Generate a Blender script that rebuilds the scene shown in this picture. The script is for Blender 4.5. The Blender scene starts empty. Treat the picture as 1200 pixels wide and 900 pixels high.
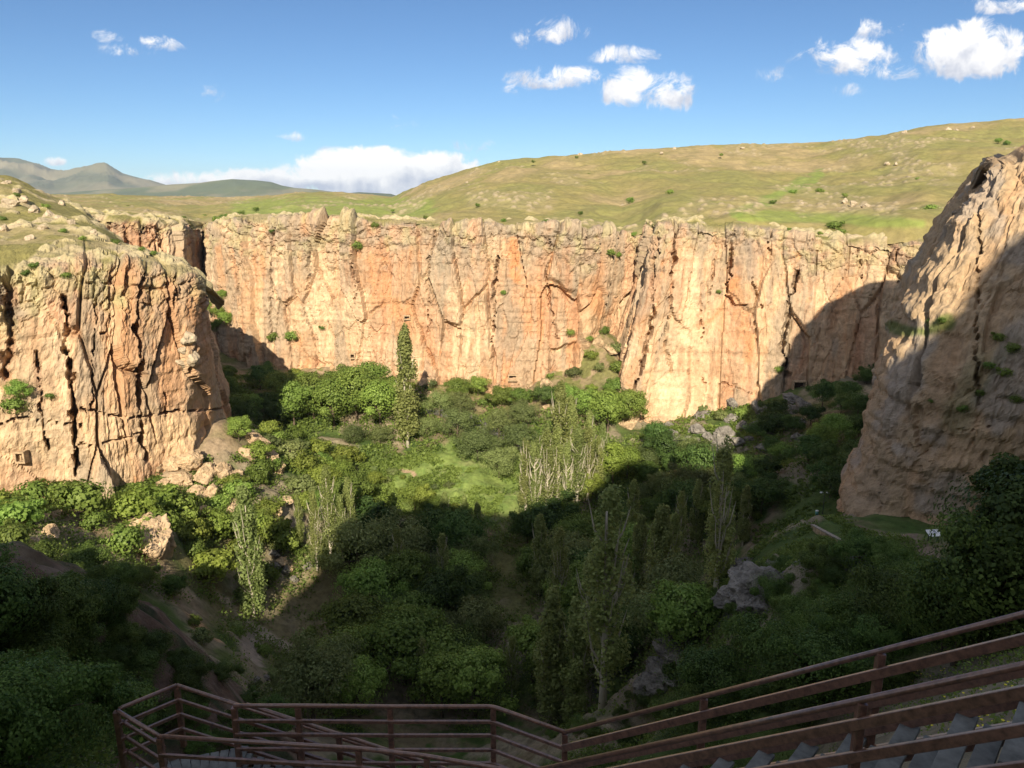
import bpy, math, random
import numpy as np
from math import radians, sin, cos, pi
random.seed(7)
RNG = np.random.default_rng(11)
scene = bpy.context.scene
C = scene.collection

# ------------------------------------------------------------------ camera, sky, sun, exposure
F = 905.0                      # focal length in pixels of a 1200 px wide frame
PITCH = radians(14.0)
cam = bpy.data.objects.new("camera", bpy.data.cameras.new("camera"))
C.objects.link(cam)
cam.location = (0, 0, 0)
cam.rotation_euler = (pi / 2 - PITCH, 0, 0)
cam.data.sensor_width = 36.0
cam.data.lens = 36.0 * F / 1200.0
cam.data.clip_start = 0.1
cam.data.clip_end = 60000
scene.camera = cam

SUN_EL, SUN_AZ = radians(31), radians(1.5)     # light travels towards azimuth SUN_AZ (0 = +Y, + = +X)
SUN_DIR = np.array([sin(SUN_AZ) * cos(SUN_EL), cos(SUN_AZ) * cos(SUN_EL), -sin(SUN_EL)])
scene.view_settings.view_transform = 'Standard'
scene.view_settings.look = 'None'
scene.view_settings.exposure = 0.75
scene.view_settings.gamma = 1.0
scene.view_settings.use_curve_mapping = False
scene.cycles.max_bounces = 6
scene.cycles.diffuse_bounces = 3
scene.cycles.transparent_max_bounces = 8
scene.cycles.volume_bounces = 0
scene.cycles.sample_clamp_indirect = 4

sl = bpy.data.lights.new("sun", 'SUN'); so = bpy.data.objects.new("sun", sl); C.objects.link(so)
sl.energy = 5.0; sl.angle = radians(0.5); sl.color = (1.0, 0.87, 0.66)
import mathutils
so.rotation_euler = mathutils.Vector(SUN_DIR.tolist()).to_track_quat('-Z', 'Y').to_euler()

def slope_of(py):              # world z / y of a ray through picture row py
    up = (450 - py) / F
    return (-sin(PITCH) + up * cos(PITCH)) / (cos(PITCH) + up * sin(PITCH))
def W(px, py, Y):              # the point at world depth Y seen in picture column px, row py
    up = (450 - py) / F
    fy = cos(PITCH) + up * sin(PITCH)
    return np.array([(px - 600) / F / fy * Y, Y, slope_of(py) * Y])
def proj(P):
    P = np.asarray(P, float)
    f = P[..., 1] * cos(PITCH) - P[..., 2] * sin(PITCH)
    u = P[..., 1] * sin(PITCH) + P[..., 2] * cos(PITCH)
    f = np.where(np.abs(f) < .01, .01, f)
    return 600 + F * P[..., 0] / f, 450 - F * u / f

def mulc_world(nt, a, c):
    m = nt.nodes.new('ShaderNodeMix'); m.data_type = 'RGBA'; m.blend_type = 'MULTIPLY'; m.inputs[0].default_value = 1
    nt.links.new(a, m.inputs[6]); m.inputs[7].default_value = c; return m.outputs[2]
def build_world():
    w = bpy.data.worlds.new("World"); scene.world = w; w.use_nodes = True
    nt = w.node_tree; N = nt.nodes; L = nt.links; N.clear()
    out = N.new('ShaderNodeOutputWorld'); bg = N.new('ShaderNodeBackground')
    sky = N.new('ShaderNodeTexSky'); sky.sky_type = 'NISHITA'; sky.sun_disc = False
    sky.sun_elevation = SUN_EL; sky.sun_rotation = pi + SUN_AZ
    sky.altitude = 1200; sky.air_density = .8; sky.dust_density = 0.0; sky.ozone_density = 3.0
    bg.inputs['Strength'].default_value = 0.075
    tc = N.new('ShaderNodeTexCoord'); sep = N.new('ShaderNodeSeparateXYZ')
    L.new(tc.outputs['Generated'], sep.inputs[0])
    def M(op, a, b=None, clamp=False):
        n = N.new('ShaderNodeMath'); n.operation = op; n.use_clamp = clamp
        for i, v in enumerate((a, b)):
            if v is None: continue
            if isinstance(v, (int, float)): n.inputs[i].default_value = v
            else: L.new(v, n.inputs[i])
        return n.outputs[0]
    ysafe = M('MAXIMUM', sep.outputs[1], 0.05)
    u = M('DIVIDE', sep.outputs[0], ysafe); v = M('DIVIDE', sep.outputs[2], ysafe)
    comb = N.new('ShaderNodeCombineXYZ'); L.new(u, comb.inputs[0]); L.new(v, comb.inputs[1])
    def noise(scale, detail, zoff, rough=.6, dist=0.):
        n = N.new('ShaderNodeTexNoise'); n.inputs['Scale'].default_value = scale
        n.inputs['Detail'].default_value = detail; n.inputs['Roughness'].default_value = rough
        n.inputs['Distortion'].default_value = dist
        mp = N.new('ShaderNodeMapping'); mp.inputs['Location'].default_value = (0, 0, zoff)
        L.new(comb.outputs[0], mp.inputs[0]); L.new(mp.outputs[0], n.inputs['Vector'])
        return n.outputs[0]
    nz = noise(30, 10, 0.3, .68, .6); nz2 = noise(24, 8, 4.0)
    # clouds: (px, py, half width, half height, density)
    CL = [(655, 38, 36, 17, .8), (613, 51, 17, 9, .35), (733, 66, 42, 12, .65), (652, 94, 56, 16, 1.0), (600, 106, 9, 7, .3),
          (737, 106, 38, 28, 1.2), (783, 113, 34, 26, 1.25), (997, 70, 62, 26, 1.0), (1026, 36, 36, 14, .55), (1050, 85, 30, 10, .4),
          (1138, 66, 66, 40, 2.0), (1172, 8, 34, 12, .7), (560, 172, 28, 9, .35), (188, 52, 26, 10, .5), (125, 43, 20, 8, .3),
          (435, 208, 108, 36, 2.6), (505, 202, 62, 26, 2.2), (320, 213, 130, 17, 1.5), (375, 208, 60, 20, 1.5), (225, 213, 70, 12, .6), (65, 190, 14, 7, .7), (90, 196, 12, 4, .3), (990, 105, 14, 8, .2), (910, 90, 18, 8, .2),
          (240, 105, 18, 12, .2), (150, 60, 30, 7, .2), (470, 148, 12, 8, .2), (345, 162, 14, 5, .2)]
    best = None; bestl = None
    for px, py, a, b, dn in CL:
        c = W(px, py, 1.0); aa = a / F; bb = b / F
        du = M('DIVIDE', M('SUBTRACT', u, float(c[0])), aa); dv = M('DIVIDE', M('SUBTRACT', v, float(c[2])), bb)
        # flatter underneath than on top
        dv2 = M('MULTIPLY', dv, M('ADD', 1.0, M('MULTIPLY', M('LESS_THAN', dv, 0.0), .45)))
        r2 = M('ADD', M('MULTIPLY', du, du), M('MULTIPLY', dv2, dv2))
        m = M('MULTIPLY', M('SUBTRACT', 1.0, r2), dn)
        m = M('MINIMUM', m, dn * .9)
        lit = M('ADD', dv, 0.0)
        ml = M('MULTIPLY', M('MAXIMUM', m, 0.0), lit)
        best = m if best is None else M('MAXIMUM', best, m)
        bestl = ml if bestl is None else M('ADD', bestl, ml)
    dens = M('ADD', best, M('MULTIPLY', M('SUBTRACT', nz, .5), 4.6))
    mr = N.new('ShaderNodeMapRange'); mr.interpolation_type = 'SMOOTHSTEP'
    mr.inputs['From Min'].default_value = 0.02; mr.inputs['From Max'].default_value = 1.1
    L.new(dens, mr.inputs['Value'])
    front = M('GREATER_THAN', sep.outputs[1], 0.06)
    gate = M('GREATER_THAN', best, -.9)
    mask = M('MULTIPLY', M('MULTIPLY', mr.outputs[0], front), gate)
    nearm = N.new('ShaderNodeMapRange'); nearm.inputs['From Min'].default_value = -.6; nearm.inputs['From Max'].default_value = .15
    L.new(best, nearm.inputs['Value'])
    mask = M('MULTIPLY', mask, nearm.outputs[0])
    shade = M('ADD', M('ADD', M('MULTIPLY', M('DIVIDE', bestl, M('ADD', M('MAXIMUM', best, 0.0), .25)), 1.1), .62), M('MULTIPLY', M('SUBTRACT', nz2, .5), 3.2), True)
    shade = M('MULTIPLY', shade, 1.0, True)
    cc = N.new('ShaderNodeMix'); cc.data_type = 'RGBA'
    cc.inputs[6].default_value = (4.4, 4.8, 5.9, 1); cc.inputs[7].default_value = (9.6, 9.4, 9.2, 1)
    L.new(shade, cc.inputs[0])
    # a faint pale veil of thin air low over the horizon is part of the sky texture itself
    mx = N.new('ShaderNodeMix'); mx.data_type = 'RGBA'
    tint = mulc_world(nt, sky.outputs[0], (.60, .745, .84, 1))
    # broken clouds added to the unseen sky overhead and behind, brightening the shade
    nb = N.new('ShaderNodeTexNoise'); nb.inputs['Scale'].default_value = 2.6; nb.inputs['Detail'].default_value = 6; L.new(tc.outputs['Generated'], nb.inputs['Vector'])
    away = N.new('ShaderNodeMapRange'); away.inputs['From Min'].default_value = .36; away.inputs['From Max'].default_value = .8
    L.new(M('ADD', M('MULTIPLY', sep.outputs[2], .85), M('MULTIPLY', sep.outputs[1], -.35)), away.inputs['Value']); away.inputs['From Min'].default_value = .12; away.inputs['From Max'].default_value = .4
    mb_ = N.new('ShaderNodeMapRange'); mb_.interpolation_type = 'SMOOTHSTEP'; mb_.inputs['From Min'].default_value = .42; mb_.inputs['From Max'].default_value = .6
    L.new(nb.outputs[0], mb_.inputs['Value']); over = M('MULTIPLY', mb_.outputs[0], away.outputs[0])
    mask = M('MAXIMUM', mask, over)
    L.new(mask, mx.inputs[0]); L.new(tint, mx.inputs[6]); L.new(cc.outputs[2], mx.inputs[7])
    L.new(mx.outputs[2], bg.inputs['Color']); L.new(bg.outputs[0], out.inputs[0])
build_world()

# ------------------------------------------------------------------ noise
def _h(ix, iy, iz, seed):
    with np.errstate(over='ignore'):
        h = (ix.astype(np.int64) * 374761393 + iy.astype(np.int64) * 668265263 + iz.astype(np.int64) * 2147483647 + seed * 974634777) & 0xFFFFFFFF
        h = ((h ^ (h >> 13)) * 1274126177) & 0xFFFFFFFF
        h = ((h ^ (h >> 16)) * 2246822519) & 0xFFFFFFFF
        h = h ^ (h >> 15)
    return (h & 0xFFFFFF) / float(0xFFFFFF)
def vn(x, y, z=0., seed=0):
    x, y, z = np.broadcast_arrays(np.asarray(x, float), np.asarray(y, float), np.asarray(z, float))
    ix, iy, iz = np.floor(x), np.floor(y), np.floor(z)
    fx, fy, fz = x - ix, y - iy, z - iz
    fx, fy, fz = [t * t * t * (t * (t * 6 - 15) + 10) for t in (fx, fy, fz)]
    r = 0
    for dx in (0, 1):
        for dy in (0, 1):
            for dz in (0, 1):
                w = (fx if dx else 1 - fx) * (fy if dy else 1 - fy) * (fz if dz else 1 - fz)
                r = r + w * _h(ix + dx, iy + dy, iz + dz, seed)
    return r * 2 - 1
def fbm(x, y, z=0., o=4, seed=0, g=.5):
    r = 0; a = 1; t = 0; f = 1
    for i in range(o):
        r = r + a * vn(np.asarray(x) * f, np.asarray(y) * f, np.asarray(z) * f, seed + i * 17); t += a; a *= g; f *= 2.03
    return r / t * 1.6
def voro(x, y, seed=0, jit=.9):
    x, y = np.broadcast_arrays(np.asarray(x, float), np.asarray(y, float))
    ix, iy = np.floor(x), np.floor(y)
    f1 = np.full(x.shape, 9.); f2 = np.full(x.shape, 9.); cid = np.zeros(x.shape)
    for dx in (-1, 0, 1):
        for dy in (-1, 0, 1):
            cx, cy = ix + dx, iy + dy
            jx = cx + .5 + (_h(cx, cy, cx * 0, seed) - .5) * jit; jy = cy + .5 + (_h(cx, cy, cx * 0, seed + 5) - .5) * jit
            d = np.hypot(jx - x, jy - y); i = _h(cx, cy, cx * 0, seed + 9)
            nearer = d < f1
            f2 = np.where(nearer, f1, np.minimum(f2, d)); cid = np.where(nearer, i, cid); f1 = np.where(nearer, d, f1)
    return f1, f2, cid
def sstep(a, b, x):
    t = np.clip((np.asarray(x, float) - a) / (b - a), 0, 1); return t * t * (3 - 2 * t)
def mixc(c, col, w):
    return c + (np.array(col) - c) * np.clip(w, 0, 1)[..., None]
def segdist(X, Y, pts):
    d = np.full(X.shape, 1e9)
    for (x0, y0), (x1, y1) in zip(pts[:-1], pts[1:]):
        vx, vy = x1 - x0, y1 - y0; L = vx * vx + vy * vy + 1e-9
        t = np.clip(((X - x0) * vx + (Y - y0) * vy) / L, 0, 1)
        d = np.minimum(d, np.hypot(X - x0 - t * vx, Y - y0 - t * vy))
    return d

# ------------------------------------------------------------------ materials
def new_mat(name):
    m = bpy.data.materials.new(name); m.use_nodes = True
    nt = m.node_tree; nt.nodes.clear()
    out = nt.nodes.new('ShaderNodeOutputMaterial'); p = nt.nodes.new('ShaderNodeBsdfPrincipled')
    nt.links.new(p.outputs[0], out.inputs[0])
    p.inputs['Specular IOR Level'].default_value = 0.15
    return m, nt, p, out
def ntex(nt, scale, detail=6, rough=.6, sc=(1, 1, 1), coord='Object'):
    tc = nt.nodes.new('ShaderNodeTexCoord'); mp = nt.nodes.new('ShaderNodeMapping'); mp.inputs['Scale'].default_value = sc
    n = nt.nodes.new('ShaderNodeTexNoise'); n.inputs['Scale'].default_value = scale
    n.inputs['Detail'].default_value = detail; n.inputs['Roughness'].default_value = rough
    nt.links.new(tc.outputs[coord], mp.inputs[0]); nt.links.new(mp.outputs[0], n.inputs['Vector'])
    return n.outputs[0]
def ramp(nt, src, stops):
    r = nt.nodes.new('ShaderNodeValToRGB'); e = r.color_ramp.elements
    while len(e) < len(stops): e.new(.5)
    for i, (p, c) in enumerate(stops):
        e[i].position = p; e[i].color = c if len(c) == 4 else (*c, 1)
    nt.links.new(src, r.inputs[0]); return r.outputs[0]
def mulc(nt, a, b, fac=1.0):
    m = nt.nodes.new('ShaderNodeMix'); m.data_type = 'RGBA'; m.blend_type = 'MULTIPLY'; m.inputs[0].default_value = fac
    for i, v in ((6, a), (7, b)):
        if isinstance(v, tuple): m.inputs[i].default_value = (*v, 1) if len(v) == 3 else v
        else: nt.links.new(v, m.inputs[i])
    return m.outputs[2]
def bump(nt, p, h, strength, dist):
    b = nt.nodes.new('ShaderNodeBump'); b.inputs['Strength'].default_value = strength; b.inputs['Distance'].default_value = dist
    nt.links.new(h, b.inputs['Height']); nt.links.new(b.outputs[0], p.inputs['Normal'])
def vcol_mat(name, s1, lo, hi, bscale, bstr, bdist, rough=.95, sc=(1, 1, 1)):
    m, nt, p, out = new_mat(name)
    a = nt.nodes.new('ShaderNodeAttribute'); a.attribute_name = 'Col'
    n = ntex(nt, s1, 8, .7, sc)
    c = mulc(nt, a.outputs['Color'], ramp(nt, n, [(.3, (lo,) * 3), (.5, (1, 1, 1)), (.72, (hi,) * 3)]))
    nt.links.new(c, p.inputs['Base Color']); p.inputs['Roughness'].default_value = rough
    bump(nt, p, ntex(nt, bscale, 8, .68, sc), bstr, bdist)
    return m
MAT = {}
MAT['rock'] = vcol_mat('rock', 1.1, .66, 1.26, 1.3, 1.0, .5, sc=(1, 1, .5))
MAT['ground'] = vcol_mat('ground', .8, .6, 1.35, 1.6, .8, .35)
MAT['hill'] = vcol_mat('hill', .35, .72, 1.25, .5, .7, .5)
MAT['far'] = vcol_mat('far', .004, .85, 1.12, .006, .3, 20)
def plain_mat(name, col, rough=.7, var=.25, scale=6, spec=.3, sc=(1, 1, 1), bstr=.3, bdist=.01, metallic=0):
    m, nt, p, out = new_mat(name)
    n = ntex(nt, scale, 7, .65, sc)
    c = mulc(nt, col, ramp(nt, n, [(.3, (1 - var,) * 3), (.5, (1, 1, 1)), (.72, (1 + var,) * 3)]))
    nt.links.new(c, p.inputs['Base Color']); p.inputs['Roughness'].default_value = rough
    p.inputs['Specular IOR Level'].default_value = spec; p.inputs['Metallic'].default_value = metallic
    bump(nt, p, n, bstr, bdist)
    return m
def leaf_mat(name, dark, light, trans=.3, objvar=.35):
    m, nt, p, out = new_mat(name)
    a = nt.nodes.new('ShaderNodeAttribute'); a.attribute_name = 'lr'
    oi = nt.nodes.new('ShaderNodeObjectInfo')
    c = ramp(nt, a.outputs['Fac'], [(0, dark), (1, light)])
    hs = nt.nodes.new('ShaderNodeHueSaturation')
    mr = nt.nodes.new('ShaderNodeMapRange'); mr.inputs['To Min'].default_value = .485 ; mr.inputs['To Max'].default_value = .515
    mv = nt.nodes.new('ShaderNodeMapRange'); mv.inputs['To Min'].default_value = 1 - objvar; mv.inputs['To Max'].default_value = 1 + objvar
    ms = nt.nodes.new('ShaderNodeMath'); ms.operation = 'FRACT'; mm = nt.nodes.new('ShaderNodeMath'); mm.operation = 'MULTIPLY'; mm.inputs[1].default_value = 7.31
    nt.links.new(oi.outputs['Random'], mm.inputs[0]); nt.links.new(mm.outputs[0], ms.inputs[0])
    nt.links.new(oi.outputs['Random'], mr.inputs['Value']); nt.links.new(ms.outputs[0], mv.inputs['Value'])
    nt.links.new(mr.outputs[0], hs.inputs['Hue']); nt.links.new(mv.outputs[0], hs.inputs['Value']); nt.links.new(c, hs.inputs['Color'])
    nt.links.new(hs.outputs[0], p.inputs['Base Color']); p.inputs['Roughness'].default_value = .55
    p.inputs['Specular IOR Level'].default_value = .25
    t = nt.nodes.new('ShaderNodeBsdfTranslucent'); nt.links.new(hs.outputs[0], t.inputs[0])
    mx = nt.nodes.new('ShaderNodeMixShader'); mx.inputs[0].default_value = trans
    nt.links.new(p.outputs[0], mx.inputs[1]); nt.links.new(t.outputs[0], mx.inputs[2]); nt.links.new(mx.outputs[0], out.inputs[0])
    return m
MAT['leaf'] = leaf_mat('leaf', (.12, .19, .035), (.31, .42, .10), .45)
MAT['leaf_grey'] = leaf_mat('leaf_grey', (.12, .16, .05), (.30, .355, .14), .45)
MAT['leaf_pop'] = leaf_mat('leaf_pop', (.17, .22, .06), (.40, .46, .17), .5, .15)
MAT['leaf_yel'] = leaf_mat('leaf_yel', (.13, .18, .03), (.30, .37, .08), .45)
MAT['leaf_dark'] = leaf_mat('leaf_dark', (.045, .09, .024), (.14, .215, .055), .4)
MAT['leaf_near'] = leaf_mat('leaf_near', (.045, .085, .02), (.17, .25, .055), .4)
MAT['bark'] = plain_mat('bark', (.13, .10, .075), .9, .4, 3, .1, (1, 1, .3), .6, .05)
MAT['bark_pale'] = plain_mat('bark_pale', (.48, .44, .36), .9, .35, 3, .1, (1, 1, .3), .6, .05)
MAT['rail'] = plain_mat('rail', (.19, .10, .07), .3, .6, 14, 1.0, (1, 1, 1), .15, .004)
MAT['wood'] = plain_mat('wood', (.17, .175, .165), .8, .45, 5, .3, (1, 1, 1), .5, .006)
MAT['concrete'] = plain_mat('concrete', (.3, .26, .22), .9, .3, 2, .1)
MAT['pale_rock'] = plain_mat('pale_rock', (.40, .33, .24), .95, .4, 1.2, .1, (1, 1, 1), 1.0, .25)
MAT['grey_rock'] = plain_mat('grey_rock', (.20, .185, .165), .95, .6, 2.2, .1, (1, 1, 1), 1.0, .25)
MAT['tan_rock'] = plain_mat('tan_rock', (.42, .31, .20), .95, .5, 1.6, .1, (1, 1, 1), 1.0, .3)
MAT['metal_dark'] = plain_mat('metal_dark', (.03, .035, .035), .5, .2, 8, .4)
MAT['white'] = plain_mat('white', (.75, .77, .78), .5, .1, 8, .4)
MAT['teal'] = plain_mat('teal', (.12, .33, .30), .5, .15, 8, .4)
MAT['ink'] = plain_mat('ink', (.08, .09, .2), .6, .1, 8, .3)
MAT['cave'] = plain_mat('cave', (.06, .04, .03), .95, .3, 2, .1)
MAT['flower'] = plain_mat('flower', (.7, .6, .05), .7, .2, 8, .2)
MAT['fluff'] = plain_mat('fluff', (.7, .7, .68), .9, .1, 8, .1)

# ------------------------------------------------------------------ object helpers
def tag(o, label=None, cat=None, group=None, kind=None):
    if label: o['label'] = label
    if cat: o['category'] = cat
    if group: o['group'] = group
    if kind: o['kind'] = kind
    return o
def link(name, me, parent=None, mat=None):
    o = bpy.data.objects.new(name, me); C.objects.link(o)
    if parent: o.parent = parent
    if mat and me and not me.materials: me.materials.append(mat)
    return o
def empty(name, loc=(0, 0, 0), rz=0., sc=1.):
    o = bpy.data.objects.new(name, None); C.objects.link(o)
    o.location = [float(v) for v in loc]; o.rotation_euler = (0, 0, rz); o.empty_display_size = .5
    o.scale = (sc, sc, sc) if not isinstance(sc, (tuple, list)) else sc
    return o
def mesh_np(name, V, Fq, smooth=True, col=None, lr=None):
    me = bpy.data.meshes.new(name); V = np.asarray(V, np.float32).reshape(-1, 3); Fq = np.asarray(Fq, np.int32)
    k = Fq.shape[1]
    me.vertices.add(len(V)); me.vertices.foreach_set('co', V.ravel())
    me.loops.add(Fq.size); me.loops.foreach_set('vertex_index', Fq.ravel())
    me.polygons.add(len(Fq)); me.polygons.foreach_set('loop_start', np.arange(0, Fq.size, k, dtype=np.int32))
    try: me.polygons.foreach_set('loop_total', np.full(len(Fq), k, np.int32))
    except Exception: pass
    me.polygons.foreach_set('use_smooth', np.full(len(Fq), smooth))
    me.update(calc_edges=True); me.validate()
    if col is not None:
        a = me.color_attributes.new('Col', 'FLOAT_COLOR', 'POINT')
        c4 = np.ones((len(V), 4), np.float32); c4[:, :3] = np.asarray(col).reshape(-1, 3); a.data.foreach_set('color', c4.ravel())
    if lr is not None:
        a = me.attributes.new('lr', 'FLOAT', 'POINT'); a.data.foreach_set('value', np.asarray(lr, np.float32))
    return me
def grid_faces(nr, nc, flip=False):
    i = np.arange(nr * nc).reshape(nr, nc)
    a, b, c, d = i[:-1, :-1], i[:-1, 1:], i[1:, 1:], i[1:, :-1]
    f = np.stack([a, b, c, d] if not flip else [a, d, c, b], -1).reshape(-1, 4)
    return f
class MB:                       # collects simple solids into one mesh
    def __init__(s): s.v = []; s.f = []
    def add(s, vs, fs):
        n = len(s.v); s.v += [tuple(float(c) for c in v) for v in vs]; s.f += [tuple(i + n for i in f) for f in fs]
    def bar(s, p, q, w, h, up=(0, 0, 1)):           # box section beam between two points
        p, q, up = np.array(p, float), np.array(q, float), np.array(up, float)
        d = q - p; d /= np.linalg.norm(d) + 1e-9
        sd = np.cross(d, up); sd /= np.linalg.norm(sd) + 1e-9; u = np.cross(sd, d)
        b = min(w, h) * .12; vs = []
        prof = [(-w/2+b, -h/2), (w/2-b, -h/2), (w/2, -h/2+b), (w/2, h/2-b), (w/2-b, h/2), (-w/2+b, h/2), (-w/2, h/2-b), (-w/2, -h/2+b)]
        for e in (p, q):
            for x, y in prof: vs.append(e + sd * x + u * y)
        n = 8; fs = [(i, (i+1) % n, n + (i+1) % n, n + i) for i in range(n)] + [tuple(range(n))[::-1], tuple(range(n, 2*n))]
        s.add(vs, fs)
    def tube(s, pts, rad, n=8, cap=True):
        pts = [np.array(p, float) for p in pts]; m = len(pts)
        if not hasattr(rad, '__len__'): rad = [rad] * m
        vs = []; ref = None
        for i in range(m):
            d = pts[min(i+1, m-1)] - pts[max(i-1, 0)]; d /= np.linalg.norm(d) + 1e-9
            if ref is None: ref = np.array([1., 0, 0]) if abs(d[0]) < .8 else np.array([0, 1., 0])
            a = np.cross(d, ref); a /= np.linalg.norm(a) + 1e-9; b = np.cross(d, a); ref = -np.cross(d, a) if False else ref
            for k in range(n):
                t = 2*pi*k/n; vs.append(pts[i] + (a*cos(t) + b*sin(t)) * rad[i])
        fs = []
        for i in range(m-1):
            for k in range(n):
                fs.append((i*n+k, i*n+(k+1) % n, (i+1)*n+(k+1) % n, (i+1)*n+k))
        if cap: fs += [tuple(range(n))[::-1], tuple(range((m-1)*n, m*n))]
        s.add(vs, fs)
    def box(s, c, d, rz=0.):
        c = np.array(c, float); ca, sa = cos(rz), sin(rz)
        p = np.array([-d[0]/2, 0, 0]); q = -p
        R = lambda v: np.array([v[0]*ca - v[1]*sa, v[0]*sa + v[1]*ca, v[2]])
        s.bar(c + R(p), c + R(q), d[1], d[2])
    def build(s, name, mat, parent=None, smooth=False):
        me = bpy.data.meshes.new(name); me.from_pydata(s.v, [], s.f); me.update()
        if smooth: me.polygons.foreach_set('use_smooth', [True] * len(me.polygons))
        return link(name, me, parent, mat)
WORDS = ['first', 'second', 'third', 'fourth', 'fifth', 'sixth', 'seventh', 'eighth', 'ninth', 'tenth', 'eleventh', 'twelfth', 'thirteenth', 'fourteenth',
         'fifteenth', 'sixteenth', 'seventeenth', 'eighteenth', 'nineteenth', 'twentieth', 'twenty-first', 'twenty-second', 'twenty-third', 'twenty-fourth', 'twenty-fifth',
         'twenty-sixth', 'twenty-seventh', 'twenty-eighth', 'twenty-ninth', 'thirtieth']
#%%TERRAIN
# ------------------------------------------------------------------ valley ground: thin plate through surveyed points
GP = [  # (px, py, depth)
 (180,400,330),(240,402,285),(300,424,268),(400,436,260),(500,448,252),(600,456,247),(680,436,247),(735,446,246),(690,392,252),(722,425,243),(650,440,243),(630,470,232),
 (762,492,228),(850,474,224),(940,448,218),(1000,445,214),(1060,440,208),(800,500,212),(880,500,205),(960,470,205),
 (350,500,215),(480,525,212),(520,558,196),(600,562,196),(650,600,178),(450,590,183),(560,500,222),(420,470,232),
 (330,752,122),(400,700,138),(600,700,138),(600,760,120),(700,700,136),(800,545,190),(800,610,165),(880,570,168),(950,560,150),(900,650,120),(850,660,130),(700,780,112),
 (100,582,140),(0,592,132),(200,562,150),(250,540,158),(262,490,172),(290,505,190),(-80,600,125),(-160,600,118),(200,640,122),(250,700,122),(300,650,140),(100,700,85),(0,700,74),(215,718,105),(50,650,97),(-100,700,70),
 (180,702,46),(120,780,33),(60,850,14),(0,800,17),(130,890,12),(-80,800,20),(-80,900,12),(165,740,40),
 (965,604,90),(950,606,90),(978,606,93),(988,613,86),(940,616,86),(960,600,97),(1000,618,88),(1000,750,36),(1100,800,20),(1000,650,78),(1093,642,62),(1200,650,62),(885,682,64),(905,675,70),(930,640,82),(900,800,31),(840,800,33),(760,850,30),(1200,780,15),
 (800,760,78),(760,800,74),(720,840,70),(1300,700,45),(1400,650,60),
]
GW = [(0.7,9.6,-9.5),(4.4,6.5,-5.8),(6,5,-4.2),(0,0,-1.75),(0,-3,-1.7),(3,1,-2.3),(-4,0,-2.2),(0,5,-5.2),(-3,10.5,-9.6),(-5.5,11,-9.7),(1.5,13,-14),(-2,16,-17),(0,24,-27),
      (0,32,-36),(0,55,-56),(0,80,-70),(-15,30,-31),(-18,60,-58),(-25,80,-68),(12,25,-25),(15,45,-42),(14,70,-62),(16,95,-71),(-12,20,-20),
      (0,-20,-1),(0,-45,2),(-30,-30,0),(30,-30,4),(60,-40,10),(-60,-40,0),(-120,-40,-5),(120,-40,15),(-25,5,-5),(-50,10,-8),(-100,20,-15),(-160,40,-20),(-150,100,-45),(-170,150,-50),
      (25,5,3),(50,20,2),(90,30,5),(150,40,10),(60,55,-15),(90,70,-12),(150,100,-5),(45,40,-14),(-45,40,-25),(-70,60,-32),
      (60,150,-50),(80,180,-52),(110,200,-50),(120,240,-50),(60,250,-62),(0,270,-62),(-90,290,-55),(-160,300,-50),(-100,200,-52),(-130,180,-45),(-30,140,-76),(20,170,-75),(40,190,-70)]
gpts = np.array([W(*p) for p in GP] + [np.array(p, float) for p in GW])
def _tps(r): return np.where(r > 0, r * r * np.log(r + 1e-9), 0)
def make_rbf(P):
    S = 100.; xy = P[:, :2] / S; n = len(P)
    K = _tps(np.linalg.norm(xy[:, None] - xy[None], axis=-1)) + np.eye(n) * .002
    A = np.zeros((n+3, n+3)); A[:n, :n] = K; A[:n, n] = 1; A[:n, n+1:] = xy; A[n, :n] = 1; A[n+1:, :n] = xy.T
    w = np.linalg.solve(A, np.concatenate([P[:, 2], [0, 0, 0]]))
    def f(x, y):
        x = np.asarray(x, float) / S; y = np.asarray(y, float) / S
        sh = x.shape; q = np.stack([x.ravel(), y.ravel()], -1); out = np.empty(len(q))
        for i in range(0, len(q), 20000):
            qq = q[i:i+20000]
            out[i:i+20000] = _tps(np.linalg.norm(qq[:, None] - xy[None], axis=-1)) @ w[:n] + w[n] + qq @ w[n+1:]
        return out.reshape(sh)
    return f
_g = make_rbf(gpts)
def ground_z(x, y):
    x = np.asarray(x, float); y = np.asarray(y, float)
    z = _g(x, y)
    amp = sstep(14, 60, y) 
    z = z + fbm(x/22, y/22, 0, 4, 3) * 1.6 * amp + fbm(x/5, y/5, 0, 3, 5) * .45 * sstep(8, 25, y)
    return z
def hit(px, py, ylo=8., yhi=330.):           # where the ray of a picture point meets the ground
    Y = np.linspace(ylo, yhi, 1400); up = (450-py)/F; fy = cos(PITCH)+up*sin(PITCH)
    X = (px-600)/F/fy*Y; Z = slope_of(py)*Y; g = ground_z(X, Y)
    k = np.where(Z < g)[0]
    k = k[0] if len(k) else len(Y)-1
    return np.array([X[k], Y[k], g[k]])
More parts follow.
